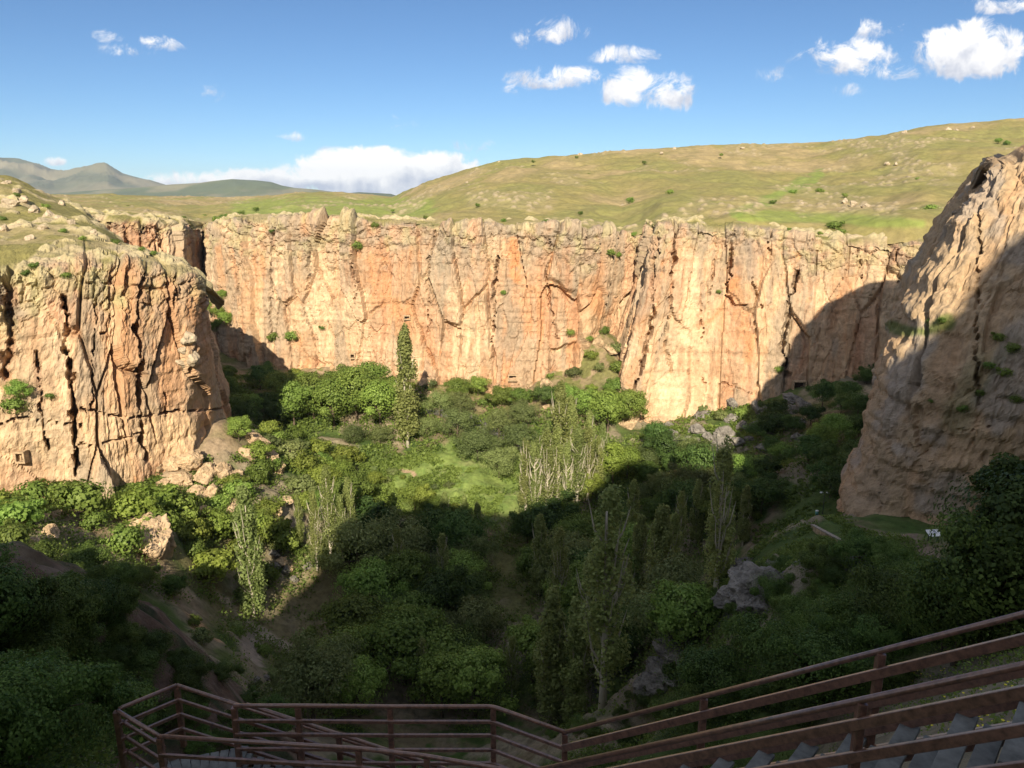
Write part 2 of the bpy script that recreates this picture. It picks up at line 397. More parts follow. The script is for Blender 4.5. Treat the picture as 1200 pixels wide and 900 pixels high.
def build_ground():
    # one sheet, finer near the camera
    ys = np.concatenate([np.linspace(-70, 0, 36)[:-1], np.linspace(0, 45, 150)[:-1], np.linspace(45, 340, 520)])
    t = np.linspace(-1, 1, 560); xs = t * 95 + np.sign(t) * np.abs(t)**3 * 165
    X, Y = np.meshgrid(xs, ys); Z = ground_z(X, Y)
    rk = sstep(.15, .5, fbm(X/9, Y/9, 0, 4, 21))
    f1, f2, cid = voro(X/2.2, Y/2.2, 4); Z = Z + rk * (cid * 1.0 - .2) * sstep(.02, .2, f2-f1) * sstep(30, 60, Y)
    px, py = proj(np.stack([X, Y, Z], -1))
    n1 = fbm(X/14, Y/14, 0, 4, 31); n2 = fbm(X/3, Y/3, 0, 4, 33); n3 = fbm(X/40, Y/40, 0, 2, 35)
    c = np.zeros(X.shape + (3,)) + np.array([.085, .12, .035])
    c = mixc(c, (.17, .14, .085), sstep(0, .5, n1))
    c = mixc(c, (.06, .10, .025), sstep(0, .5, -n2))
    c = mixc(c, (.27, .22, .16), rk * .8)
    # dry clearing at the left of the valley floor, meadow, slopes
    cl = sstep(1.25, .6, np.hypot((X+38)/22, (Y-128)/19) + .25*n1)
    c = mixc(c, (.17, .145, .075), cl * .85 * sstep(-.6, .3, n2+.3))
    md = sstep(1.3, .6, np.hypot((X+13)/27, (Y-193)/19) + .2*n1)
    c = mixc(c, (.185, .245, .068), md*(.85+.3*n2)); c = mixc(c, (.13, .19, .05), md*sstep(0, .5, fbm(X/1.5, Y/1.5, 0, 4, 45)))
    md2 = sstep(1.2, .6, np.hypot((X-2)/7, (Y-150)/30) + .3*n1)
    c = mixc(c, (.15, .15, .06), md2)
    # talus at the feet of the far cliffs and of the left cliff
    tl = sstep(222, 240, Y + n1*6); c = mixc(c, (.30, .22, .14), tl * .8); c = mixc(c, (.16, .16, .06), tl * sstep(-.1, .3, n2))
    tl = sstep(0, 10, -X - 52 - (Y-110)*.2 + n1*8) * sstep(95, 120, Y) * sstep(190, 170, Y); c = mixc(c, (.34, .25, .165), tl * .7)
    # brown earth shoulder
    mo = sstep(1.5, .9, np.hypot((X+19)/6.5, (Y-41)/13) + .35*n1 + .2*n2); c = mixc(c, (.13, .085, .062), mo); c = mixc(c, (.19, .145, .11), mo*sstep(.1, .5, fbm(X*1.3, Y*1.3, 0, 4, 41))); c = mixc(c, (.05, .06, .03), mo*sstep(.1, .5, fbm(X/1.6, Y/1.6, 0, 4, 42)))
    near_ = sstep(60, 40, Y)*sstep(14, 22, Y); Z = Z + near_*(fbm(X/1.8, Y/1.8, 0, 4, 43)*.45 - np.abs(fbm(X/.9, Y/1.6, 0, 3, 44))*.3)
    # foot paths
    for pts, wd, col in (([tuple(W(270,742,124)[:2]),tuple(W(300,745,123)[:2]),tuple(W(335,752,121)[:2]),tuple(W(372,768,117)[:2])], 2.3, (.36,.30,.23)), ([(-46,121),(-43,112),(-40,106)], 2.2, (.30,.25,.2)),
                         ([(-31,201),(-27,198),(-25,194),(-26,190)], .8, (.42,.3,.2)), ([(-49,107),(-47,104),(-44,103)], 1.6, (.5,.32,.18)),
                         ([tuple(W(1010,628,86)[:2]), tuple(W(1060,650,66)[:2]), tuple(W(1100,660,55)[:2]), tuple(W(1120,700,40)[:2])], 1.2, (.2,.15,.11))):
        d = segdist(X, Y, pts) + n2*.5; c = mixc(c, col, sstep(wd, wd*.5, d))
    # river bed
    d = segdist(X, Y, [(30,60),(20,84),(15,105),(14,130),(10,165),(14,200),(-10,225),(-60,245)]); 
    c = mixc(c, (.16,.15,.16), sstep(3.2, 2, d))
    Z = Z - 1.0*sstep(4, 1.5, d)*sstep(80,95,Y)
    me = mesh_np('valley_ground', np.stack([X, Y, Z], -1), grid_faces(*X.shape), True, c)
    tag(link('valley_ground', me, None, MAT['ground']), kind='structure')
build_ground()

# ------------------------------------------------------------------ cliffs: control net -> dense skin -> displaced rock
def resample(A, axis, n, sig):
    A = np.moveaxis(A, axis, 0); seg = np.linalg.norm(np.diff(A, axis=0), axis=-1)
    seg = seg.mean(axis=1); s = np.concatenate([[0], np.cumsum(seg)]); t = np.linspace(0, s[-1], n)
    B = np.empty((n,) + A.shape[1:])
    for j in range(A.shape[1]):
        for k in range(3): B[:, j, k] = np.interp(t, s, A[:, j, k])
    if sig > 0:
        st = s[-1]/(n-1); r = int(3*sig/st) + 1; kx = np.exp(-.5*((np.arange(-r, r+1)*st)/sig)**2); kx /= kx.sum()
        P = np.concatenate([2*B[:1] - B[1:r+1][::-1], B, 2*B[-1:] - B[-r-1:-1][::-1]], 0)
        B = sum(kx[i]*P[i:i+n] for i in range(2*r+1))
    return np.moveaxis(B, 0, axis)
def normals(P):
    du = np.gradient(P, axis=1); dv = np.gradient(P, axis=0)
    n = np.cross(du, dv); return n / (np.linalg.norm(n, axis=-1, keepdims=True) + 1e-9)
CREAM, PALE, ORANGE, RUST, GREY, LICH, GRASS, DGREY = (.50,.335,.205),(.62,.455,.295),(.48,.25,.125),(.36,.185,.105),(.31,.255,.19),(.42,.38,.20),(.22,.20,.075),(.17,.145,.12)
def cliff(name, net, ds, cracks=(), stains=(), rimrow=1, seed=0, amp=1., flute=1., rough=.7, rimamp=1., rimgrey=1., ledge=1., topsoil=True, sig=(2.5, 1.2), col_fn=None, topz=None, blk=7.):
    net = np.array(net, float)                   # rows (bottom to top) x columns x 3
    nrow = int(np.linalg.norm(np.diff(net, axis=0), axis=-1).mean(axis=1).sum() / ds) + 2
    ncol = int(np.linalg.norm(np.diff(net, axis=1), axis=-1).mean(axis=0).sum() / ds) + 2
    # how far up the face each row sits (0 base, 1 rim, above 1 = on top)
    lens = np.concatenate([[0], np.cumsum(np.linalg.norm(np.diff(net, axis=0), axis=-1).mean(axis=1))])
    P = resample(net, 0, nrow, sig[1]); P = resample(P, 1, ncol, sig[0])
    v = np.linspace(0, lens[-1], nrow)[:, None] / lens[rimrow]; v = np.broadcast_to(v, P.shape[:2])
    s = np.concatenate([[0], np.cumsum(np.linalg.norm(np.diff(P.mean(axis=0), axis=0), axis=-1))])[None] ; s = np.broadcast_to(s, P.shape[:2])
    N0 = normals(P); h = P[..., 2]; X, Y = P[..., 0], P[..., 1]
    face = sstep(1.06, .94, v); rimz = sstep(.72, .97, v + .08*fbm(s/12, 0, 0, 2, seed+1))
    wx = fbm(s/22, h/60, 0, 3, seed+2)*.8 + fbm(s/5, h/9, 0, 3, seed+18)*.12
    d = np.zeros(P.shape[:2])
    # big tall slabs standing at different depths, with fissures between them
    lean = .12*h
    sl_ = s + lean*0 + wx*3
    f1, f2, cid = voro(sl_/blk, h/34 + wx*.3, seed+3); d += (cid-.5)*3.6*amp
    d -= 1.8*amp*sstep(.08, .02, f2-f1)*sstep(-.2, .5, fbm(s/16, h/40, 0, 2, seed+4)+.1)
    g1, g2, gid = voro((sl_ + fbm(s/3, h/9, 0, 2, seed)*.8)/2.7, h/11, seed+6); d += (gid-.5)*1.1*amp*flute
    d -= .7*amp*flute*sstep(.10, .02, g2-g1)*sstep(0, .4, vn(s/7, h/10, 0, seed+7))
    q1, q2, qid = voro((s + h*.05)/1.05, h/2.3, seed+8); d += (qid-.5)*.30*rough*amp*(.5+rimz)
    # slow swells, ribs and roughness
    d += fbm(s/24, h/60, 0, 3, seed+9)*2.2*amp
    d += (1-np.abs(fbm(s/5, h/50, 0, 3, seed+10)))*.6*amp*flute
    d += fbm(s/2.2, h/3.2, 0, 4, seed+11)*.26*amp*rough - np.abs(fbm(s/1.6, h/3.4, 0, 3, seed+17))*.42*amp*rough
    d += fbm(s*1.1, h*1.1, 0, 3, seed+16)*.16*amp*rough
    # ledges: a few long horizontal steps
    led = fbm(h/3.0, s/45, 0, 3, seed+12); d += np.sign(led)*np.abs(led)**.6*.28*amp*ledge
    # broken, weathered boulders at the rim
    b1, b2, bid = voro(s/3.4 + .3*wx, h/2.9, seed+13)
    d += rimamp*rimz*face*((1-b1)*1.5 - .8 + (bid-.5)*1.3 - .9*sstep(.14, .02, b2-b1))*amp
    c1, c2, cid2 = voro(s/1.4, h/1.3, seed+14); d += rimamp*rimz*((1-c1)*.5 - .3*sstep(.12, .02, c2-c1))*amp
    # shape given to particular clefts of this cliff
    px, py = proj(P)
    wob = fbm(px/9, py/9, 0, 3, seed+15); wob2 = fbm(px/14, py/11, 0, 4, seed+19); wob3 = fbm(px/20, py/20, 0, 2, seed+24)
    for pts, wpx, dep in cracks:
        dd = segdist(px + wob*3.5, py + wob2*2.5, pts); wv = wpx*np.clip(.75 + .8*wob2, .22, 1.5)
        d -= dep * sstep(wv, wv*.3, dd) * np.clip(.9 + .7*wob3, .25, 1.2)
    # soil-covered top instead of rock displacement
    top = sstep(1.0, 1.16, v + .1*fbm(s/6, h/4, 0, 3, seed+23))
    tb1, tb2, tid = voro(X/3.2, Y/3.2, seed+20)
    patch = sstep(-.05, .3, fbm(X/11, Y/11, 0, 3, seed+21))
    dt = fbm(X/7, Y/7, 0, 3, seed+22)*.6 + patch*((1-tb1)*1.9*tid - .2) + d*.35*sstep(1.5, 1.05, v)
    dd = d*(1-top) + dt*top
    Pn = P + N0*dd[..., None]
    # --- colour that belongs to the rock
    st = fbm(sl_/7, h/30, 0, 4, seed+30); st2 = fbm(sl_/1.7, h/24, 0, 4, seed+31); st3 = fbm(s/4, h/6, 0, 4, seed+32)
    c = np.zeros(P.shape) + np.array(CREAM)
    c = mixc(c, PALE, sstep(.0, .55, fbm(s/10, h/14, 0, 4, seed+33)))
    c = mixc(c, ORANGE, sstep(.1, .6, st)*.8)
    edge = sstep(.0, .12, f2-f1)
    c = mixc(c, PALE, (cid < .22)*.6*edge); c = mixc(c, (.50,.30,.19), ((cid > .22) & (cid < .5))*.6*edge); c = mixc(c, (.36,.29,.22), (cid > .82)*.55*edge)
    c = mixc(c, (.50,.28,.16), (gid < .2)*.35)
    c = c*(1 + .16*fbm(sl_/.8, h/12, 0, 3, seed+37)[..., None])
    c = mixc(c, RUST, sstep(.35, .8, st2)*.55)
    c = mixc(c, GREY, sstep(.15, .65, fbm(sl_/5, h/22, 0, 4, seed+34))*.7)
    c = mixc(c, GREY, sstep(.15, .55, st3)*(.25+.6*rimz*rimgrey))
    c = mixc(c, (.40,.30,.20), (gid > .7)*.4)
    c = mixc(c, GREY, rimz*(.45+.35*st3)*rimgrey); c = mixc(c, LICH, rimgrey*rimz*sstep(0, .5, fbm(s/3, h/3, 0, 3, seed+35))*.6)
    for pts, wpx, col, k in stains:
        dq = segdist(px + wob*6, py, pts); c = mixc(c, col, sstep(wpx, wpx*.4, dq)*k*(.75+.5*st2))
    gc = np.zeros(P.shape) + np.array(GRASS); gc = mixc(gc, (.32, .265, .14), sstep(-.2, .35, fbm(X/15, Y/15, 0, 4, seed+36)))
    gc = mixc(gc, (.45, .37, .25), patch*.9*sstep(.1, .5, tid)); gc = mixc(gc, LICH, patch*sstep(.4, .9, tid)*.5)
    if topsoil: c = mixc(c, 0, 0*v); c = c + (gc - c)*top[..., None]*1.0
    if col_fn is not None: c = col_fn(c, Pn, px, py, s, h, v)
    c = np.clip(c, .02, .8)
    me = mesh_np(name, Pn, grid_faces(nrow, ncol), False, c)
    o = tag(link(name, me, None, MAT['rock']), kind='structure')
    return Pn

def rows(cols):        # columns given bottom to top -> net[row][col]
    return np.array(cols).transpose(1, 0, 2)

# far wall: base, rim, two rows going back over the edge
far_cols = []
for b, r in [((170,400,345),(180,256,352)), ((225,398,325),(222,262,330)), ((243,402,292),(240,268,296)), ((272,424,272),(262,262,278)), ((300,430,264),(295,258,271)), ((350,436,262),(350,258,266)),
             ((400,438,257),(400,258,261)), ((450,444,254),(450,260,258)), ((500,450,250),(500,263,255)), ((550,454,247),(550,265,253)), ((600,458,244),(605,266,251)),
             ((640,456,243),(650,267,249)), ((682,450,246),(695,270,250)), ((700,452,264),(728,277,262)), ((775,460,268),(775,274,266)), ((820,460,268),(815,270,270))]:
    B, R = W(*b), W(*r); B[2] -= 5
    far_cols.append([B, R, R + np.array([R[0]*.03, 9, .6]), R + np.array([R[0]*.09, 26, 1.0])])
FAR = cliff('far_cliff', rows(far_cols), .42, seed=100, flute=.65, rimamp=.75, rimgrey=.8, blk=9.,
    cracks=[([(322,265),(318,330),(316,400)],2.5,3),([(582,300),(580,360),(577,420)],2.2,3),([(275,300),(283,350),(290,410)],2,2.5),([(415,300),(420,350)],2,2),
            ([(645,280),(640,330),(655,400)],1.6,1.8),([(510,270),(500,330),(505,390)],1.8,1.8),([(366,275),(362,340)],1.8,2)],
    stains=[([(600,285),(603,325)],11,(.54,.27,.13),.85),([(620,330),(625,380)],20,(.52,.27,.14),.7),([(480,300),(470,360),(480,390)],18,ORANGE,.6),([(515,275),(512,320)],14,GREY,.85),
            ([(335,290),(330,330)],9,PALE,.9),([(440,300),(445,350)],14,ORANGE,.6),([(690,330),(695,360)],12,ORANGE,.6),([(560,290),(556,350)],8,GREY,.8),([(300,300),(297,370)],10,ORANGE,.5),
            ([(375,300),(380,420)],14,PALE,.8),([(420,350),(425,420)],16,PALE,.7),([(540,340),(535,440)],13,PALE,.7)])
# the great buttress on the right of the far side
but_cols = []
for b, r in [((712,440,290),(775,262,290)), ((700,448,268),(758,266,262)), ((716,464,224),(771,266,238)), ((742,482,222),(783,264,235)), ((770,480,224),(800,262,235)), ((820,476,223),(830,262,234)),
             ((860,470,221),(865,263,232)), ((900,460,219),(900,270,231)), ((930,450,217),(935,276,228)), ((965,444,214),(975,280,224)), ((1010,442,210),(1020,281,219)), ((1060,442,206),(1060,282,214)),
             ((1120,440,202),(1120,284,210)), ((1200,440,200),(1200,284,208)), ((1300,440,205),(1300,286,212))]:
    B, R = W(*b), W(*r); B[2] -= 6; Mi = B*.55 + R*.45
    but_cols.append([B, Mi, R, R + np.array([R[0]*.03, 8, .5]), R + np.array([R[0]*.1, 26, 1.0])])
BUT = cliff('far_buttress', rows(but_cols), .42, seed=200, rimrow=2, amp=.85, sig=(1.6, 1.2), blk=9., flute=.6, rimamp=.7, rimgrey=.8,
    cracks=[([(793,262),(791,300),(788,322)],3.6,5),([(773,270),(767,310),(765,370),(757,410),(746,455),(738,480)],2.6,4),([(860,262),(856,310),(853,345),(860,357),(874,358)],2.4,3.5),
            ([(838,270),(836,310),(833,345)],1.5,2),([(937,318),(925,350),(918,400),(922,440)],4.0,3.5),([(880,325),(886,345),(892,362)],1.4,2),([(1005,290),(1008,330),(1020,345)],1.5,2),
            ([(1050,290),(1052,330)],2,2.5),([(820,445),(830,450),(850,449),(880,460)],1.3,1.5),([(820,345),(826,400)],1.4,1.6),([(905,270),(900,300)],1.5,2),([(790,330),(783,400),(790,440)],1.6,2)],
    stains=[([(785,285),(782,330)],7,(.55,.30,.16),.8),([(812,300),(806,400)],10,PALE,.95),([(880,290),(872,320)],17,(.29,.23,.18),.85),([(935,300),(905,360),(890,420)],6,(.54,.29,.15),.7),
            ([(845,300),(842,340)],8,GREY,.7),([(862,330),(870,375),(878,420)],9,(.50,.25,.12),.7),([(925,310),(895,400)],6,PALE,.7),([(760,390),(740,450)],12,(.50,.27,.14),.7),
            ([(1005,340),(990,380)],16,PALE,.5),([(960,330),(955,370)],10,(.5,.26,.14),.5)])
# second, farther cliff seen over the left butte
sec_cols = []
for b, r in [((40,330,262),(45,250,262)), ((95,335,262),(98,252,262)), ((140,340,264),(140,256,264)), ((176,345,266),(175,260,268)), ((200,345,268),(197,264,272)), ((226,345,280),(220,268,290)), ((238,350,305),(236,268,312))]:
    B, R = W(*b), W(*r); B[2] -= 6
    sec_cols.append([B, R, R + np.array([-1, 9, .6]), R + np.array([-3, 26, 1.0])])
cliff('back_cliff', rows(sec_cols), .45, seed=300, blk=5.5, amp=1.0, sig=(1.5, 1.),
    cracks=[([(125,262),(127,290)],3,4),([(145,262),(151,290)],3.5,4),([(166,258),(163,292)],3,4),([(181,262),(178,290)],2,3),([(192,268),(192,300)],3.5,4)],
    stains=[([(150,270),(150,300)],30,(.42,.2,.11),.5)])
# left butte
lb = [((-330,620,112),(-330,330,118),(-330,270,150),(-330,180,215)), ((-200,605,122),(-200,330,128),(-200,260,165),(-200,190,225)),
      ((-90,598,128),(-85,325,134),(-80,262,175),(-80,198,235)), ((-30,594,132),(-28,320,138),(-20,266,182),(-20,203,240)), ((15,590,134),(10,318,141),(15,266,185),(15,205,242)),
      ((60,586,137),(58,312,145),(55,260,190),(50,226,243)), ((95,584,139),(98,306,148),(95,262,198),(88,242,250)), ((125,576,142),(128,306,150),(120,272,200),(112,262,238)), ((150,566,146),(150,310,153),(150,288,193),(148,290,228)),
      ((175,558,149),(178,314,156),(176,294,190),(175,300,222)), ((205,550,153),(205,318,159),(200,302,188),(200,308,214)), ((240,546,157),(229,326,162),(220,308,186),(220,314,206)), ((262,530,165),(240,346,171),(232,320,186),(230,322,200)),
      ((268,470,192),(236,345,190),(232,330,196),(230,330,204)), ((262,440,222),(228,332,215),(228,330,217),(226,330,219))]
lb_cols = []
for b, r, t1, t2 in lb:
    B, R, T1, T2 = W(*b), W(*r), W(*t1), W(*t2); B[2] -= 4
    M1 = B*.5 + R*.5 + np.array([0, -2.0 if b[0] < 250 else 0, 0])
    lb_cols.append([B, M1, R, R*.65 + T1*.35 + np.array([0, 0, 1.2]), T1, T2, T2 + np.array([0, 18, -9])])
BUTTE = cliff('left_butte', rows(lb_cols), .36, seed=400, rimrow=2, blk=11., amp=.95, flute=.22, rough=.8, sig=(1.8, 1.6),
    cracks=[([(10,318),(12,380),(6,440)],7,4),([(74,345),(82,370),(76,400),(80,430),(86,460),(90,560)],4.5,4.5),([(170,318),(162,345),(158,390),(166,410),(168,480),(172,540)],5,4.5),
            ([(45,410),(50,490),(56,530)],2.2,2.5),([(95,481),(150,490),(200,487),(262,478)],1.6,2.2),([(-10,500),(40,492),(95,500)],1.8,2),([(112,350),(110,420),(108,480)],2,2),([(200,460),(201,490)],1.3,1.5),
            ([(120,390),(128,392),(130,375),(126,372)],1.6,2),([(206,322),(206,360)],2.2,3),([(90,525),(130,520),(165,508)],1.2,1.2),([(228,390),(231,440)],2,2.5)],
    stains=[([(145,330),(148,470)],30,(.46,.26,.14),.8),([(192,340),(205,460)],28,(.47,.275,.155),.8),([(35,380),(60,470)],18,(.47,.29,.17),.6),([(60,360),(58,390)],10,(.46,.22,.11),.6),([(120,510),(220,515)],40,(.62,.44,.27),.9),([(50,520),(0,530)],30,(.60,.44,.28),.8),
            ([(100,330),(130,350)],22,LICH,.7),([(30,330),(40,360)],18,LICH,.6),([(50,440),(48,460)],16,(.3,.2,.14),.6),([(225,380),(235,420)],10,GREY,.6)])
# right crag, higher towards the frame edge
def crag_net():
    base = [(84,165,-50),(71,150,-50),(64,132,-48),(56,118,-44),(49,104,-41),(47,98,-39.5),(48.2,94,-39),(51.5,91,-38),(57,88.5,-37),(64,86,-35),(72,82.5,-32),(100,74,-24),(130,68,-16),(170,70,-5)]
    ridge = [(90,150,2),(84,140,4),(79,128,4),(75,118,4.0),(70,116,2.6),(67,112.5,3.0),(67,111,4.0),(70,109.5,5.6),(74,108,9),(76.5,107.5,19),(79,108,27),(90,110,31),(130,114,37),(170,118,42)]
    cols = []
    for b, r in zip(base, ridge):
        b = np.array(b, float); r = np.array(r, float); col = []
        b[2] -= 4
        for t in (0, .15, .3, .44, .50, .6, .74, .86, .95, 1.0):
            g = t**2.9*.88 + t*.12
            p = b + (r-b)*np.array([g, g, t])
            if t < .45: p = p + np.array([-.7, -1.6, 0])
            col.append(p)
        col.append(r + np.array([2, 4, 1.2])); col.append(r + np.array([5, 12, .5])); col.append(r + np.array([9, 26, -12]))
        cols.append(col)
    return rows(cols)
def crag_col(c, P, px, py, s, h, v):
    n = fbm(s/6, h/6, 0, 4, 551)
    c = mixc(c, (.45,.325,.20), np.full(h.shape, .6))
    c = mixc(c, (.36,.31,.26), sstep(.1, .5, n)*.7)
    c = mixc(c, (.14,.17,.055), sstep(10, 4, segdist(px, py, [(1050,385),(1085,385),(1110,375)]) + n*4)*.9)
    c = mixc(c, (.10,.13,.05), sstep(26, 10, segdist(px, py, [(1190,400),(1150,450),(1120,490)]) + n*14)*.4)
    return c
CRAG = cliff('right_crag', crag_net(), .30, seed=500, rimrow=9, blk=12., amp=.8, flute=.5, rough=1.3, rimamp=.4, rimgrey=.15, ledge=2.3, sig=(2.0, 1.2), col_fn=crag_col, topsoil=False,
    cracks=[([(1145,240),(1142,290),(1143,400),(1145,480)],2.6,1.6),([(1072,440),(1075,520)],9,.8),([(1040,608),(1062,607)],2,.8),([(1125,505),(1160,500)],2,.8)],
    stains=[([(1125,290),(1110,340)],20,(.56,.38,.23),.8),([(1150,230),(1170,250)],22,(.45,.27,.17),.6),([(1100,330),(1085,360)],18,(.52,.38,.26),.7),([(1032,560),(1030,585)],14,(.15,.14,.13),.8),([(1050,430),(1040,520)],14,(.42,.26,.18),.5)])

# ------------------------------------------------------------------ hillside beyond the rim
CREST = [(-500,228,800),(-200,228,800),(100,228,900),(150,229,900),(200,230,900),(267,231,850),(320,229,800),(350,225,760),(400,225,740),(433,228,720),(460,230,700),(500,213,620),(533,203,600),(567,193,590),(600,186,580),(633,184,580),(683,181,580),
         (733,176,580),(800,171,580),(850,169,580),(947,168,580),(1033,158,570),(1083,148,560),(1200,138,550),(1400,125,550),(1800,115,540)]
RIM = [(-500,255,300),(-200,250,290),(40,252,272),(98,254,272),(140,258,274),(175,262,278),(197,266,282),(236,269,310),(262,263,284),(295,259,277),(350,259,272),(400,259,267),(500,264,261),(605,267,257),(650,270,257),(690,274,260),(728,281,270),(752,274,268),(777,269,250),(800,268,246),(865,268,243),(900,275,242),
       (935,280,238),(975,284,234),(1060,284,220),(1200,286,214),(1300,288,218),(1800,290,225)]
def hill_surface(px, t):
    cx = np.array([c[0] for c in CREST]); rx = np.array([c[0] for c in RIM])
    cpy = np.interp(px, cx, [c[1] for c in CREST]); cY = np.interp(px, cx, [c[2] for c in CREST])
    rpy = np.interp(px, rx, [c[1] for c in RIM]); rY = np.interp(px, rx, [c[2] for c in RIM])
    py = rpy + (cpy-rpy)*t**.9; Y = rY + (cY-rY)*t**1.35
    return py, Y
def build_hill():
    pxs = np.concatenate([np.linspace(-500, 0, 60)[:-1], np.linspace(0, 1250, 760)[:-1], np.linspace(1250, 1800, 60)])
    k = np.ones(9)/9.
    t = np.linspace(0, 1, 260); PX, T = np.meshgrid(pxs, t); PY, Y = hill_surface(PX, T)
    up = (450-PY)/F; fy = cos(PITCH)+up*sin(PITCH); X = (PX-600)/F/fy*Y; Z = (-sin(PITCH)+up*cos(PITCH))/fy*Y
    # beyond the crest the slope rolls over and falls to the plain
    Xb, Yb, Zb = [X], [Y], [Z]
    for dY, dz in ((60, -4), (160, -16), (350, -40), (700, -70)):
        s_ = 1 + dY/Y[-1:]; Xb.append(X[-1:]*s_); Yb.append(Y[-1:]*s_); Zb.append(np.maximum(Z[-1:]+dz, -48))
    X = np.concatenate(Xb); Y = np.concatenate(Yb); Z = np.concatenate(Zb); T = np.concatenate([T, np.ones((4, T.shape[1]))])
    soft = sstep(0, .06, T)
    Z = Z + (fbm(X/60, Y/60, 0, 4, 61)*3.0 + fbm(X/14, Y/14, 0, 4, 62)*.7)*soft*sstep(1., .9, T) + fbm(X/9, Y/9, 0, 3, 63)*.5
    ter = fbm(Z/2.4 + X*.01, X/90, 0, 3, 64); Z = Z + ter*.35*soft
    n1 = fbm(X/45, Y/60, 0, 5, 65); n2 = fbm(X/9, Y/14, 0, 4, 66); n3 = fbm(X/3.5, Y/5, 0, 3, 67)
    px, py = proj(np.stack([X, Y, Z], -1))
    c = np.zeros(X.shape+(3,)) + np.array([.235, .205, .082])
    c = mixc(c, (.33, .255, .14), sstep(-.1, .5, n1)*.8)
    c = mixc(c, (.21, .205, .075), sstep(0, .5, -n1)*.8)
    c = mixc(c, (.20, .175, .08), sstep(.15, .6, n2)*.5)
    c = mixc(c, (.19, .24, .06), sstep(9, 3, segdist(px, py, [(870,255),(900,252),(1000,258),(1080,262)]) + n2*3)*.8)
    c = mixc(c, (.16, .24, .05), sstep(8, 3, segdist(px, py, [(860,250),(900,235),(930,220),(960,205)]) + n2*4)*.6)
    c = mixc(c, (.19, .25, .06), sstep(16, 5, segdist(px, py, [(280,245),(400,240),(500,245)]) + n2*5)*.6)
    rkm = np.maximum(sstep(.32, .65, fbm(X/26, Y/30, 0, 3, 68)), sstep(14, 5, segdist(px, py, [(555,232),(640,236)])+n2*5))
    rkm = np.maximum(rkm, sstep(13, 4, segdist(px, py, [(940,242),(1010,240),(1045,246)])+n2*5))
    rkm = np.maximum(rkm, sstep(20, 6, segdist(px, py, [(1050,165),(1060,190)])+n2*6)*.8)
    v1, v2, vid = voro(X/3., Y/4.2, 71); st = rkm*sstep(.55, .85, vid)*sstep(.5, .25, v1)
    Z = Z + st*.8; c = mixc(c, (.38, .31, .215), st); c = mixc(c, (.30, .245, .145), rkm*.35)
    me = mesh_np('hillside', np.stack([X, Y, Z], -1), grid_faces(*X.shape), True, c)
    tag(link('hillside', me, None, MAT['hill']), kind='structure')
build_hill()

# ------------------------------------------------------------------ far plain and mountains
def build_far():
    r = np.concatenate([np.linspace(600, 3000, 60), np.geomspace(3100, 12300, 50)]); a = np.radians(np.linspace(-70, 70, 300))
    A, R = np.meshgrid(a, r); X = R*np.sin(A); Y = R*np.cos(A); Z = -52 + fbm(X/900, Y/900, 0, 4, 81)*9 - sstep(0, 4000, R)*6
    n = fbm(X/700, Y/400, 0, 5, 82)
    c = np.zeros(X.shape+(3,)) + np.array([.16, .16, .07]); c = mixc(c, (.30, .26, .15), sstep(.05, .4, n)); c = mixc(c, (.10, .12, .05), sstep(.1, .5, -n))
    tag(link('plain', mesh_np('plain', np.stack([X, Y, Z], -1), grid_faces(*X.shape), True, c), None, MAT['far']), kind='structure')
    def range_(name, sky, Y0, depth, base=-55, seed=0, col=(.17, .16, .10), rough=1.):
        xs = np.array([s[0] for s in sky], float); ys = np.array([s[1] for s in sky], float)
        px = np.linspace(xs[0], xs[-1], 420); py = np.interp(px, xs, ys)
        k = np.ones(3)/3.; py = np.convolve(np.pad(py, 1, 'edge'), k, 'valid')
        v = np.linspace(-1, 1, 90)[:, None]; up = (450-py)/F; fy = cos(PITCH)+up*sin(PITCH)
        Zt = (-sin(PITCH)+up*cos(PITCH))/fy*Y0 - base; Xc = (px-600)/F/fy*Y0
        Y = Y0 + v*depth; X = Xc*Y/Y0
        prof = np.minimum(1, (1-np.abs(v))*1.12)**1.5
        Z = base - 8 + (Zt+8)*prof
        rid = np.abs(fbm(X/380, Y/900, 0, 4, seed+90)); Z = Z - rid*Zt*.42*(1-np.abs(v))*np.minimum(1, np.abs(v)*6)*rough
        n = fbm(X/500, Y/500, 0, 4, seed+91)
        c = np.zeros(Z.shape+(3,)) + np.array(col); c = mixc(c, (.24, .21, .14), sstep(0, .5, n)*.6); c = mixc(c, (.08, .10, .06), sstep(0, .5, -n)*.6)
        X, Y = np.broadcast_arrays(X, Y)
        tag(link(name, mesh_np(name, np.stack([X, Y, Z], -1), grid_faces(*Z.shape), True, c), None, MAT['far']), kind='structure')
    range_('mountain', [(-260,206),(-160,195),(-60,188),(0,185),(22,185),(38,189),(50,194),(60,198),(76,200),(90,197),(104,194),(114,191),(124,191),(132,196),(144,203),(160,207),(176,211),(200,218),(230,228)], 9000, 2600, seed=1)
    range_('mesa', [(60,227),(110,223),(170,219),(200,216),(235,214),(250,212),(272,210),(300,211),(318,213),(330,217),(345,220),(370,222),(400,226)], 6400, 900, seed=2, col=(.10,.12,.06), rough=.6)
    range_('low_mesa', [(395,229),(410,226),(420,225),(440,226),(458,227),(470,231)], 5200, 500, seed=3, col=(.08,.10,.06))
build_far()

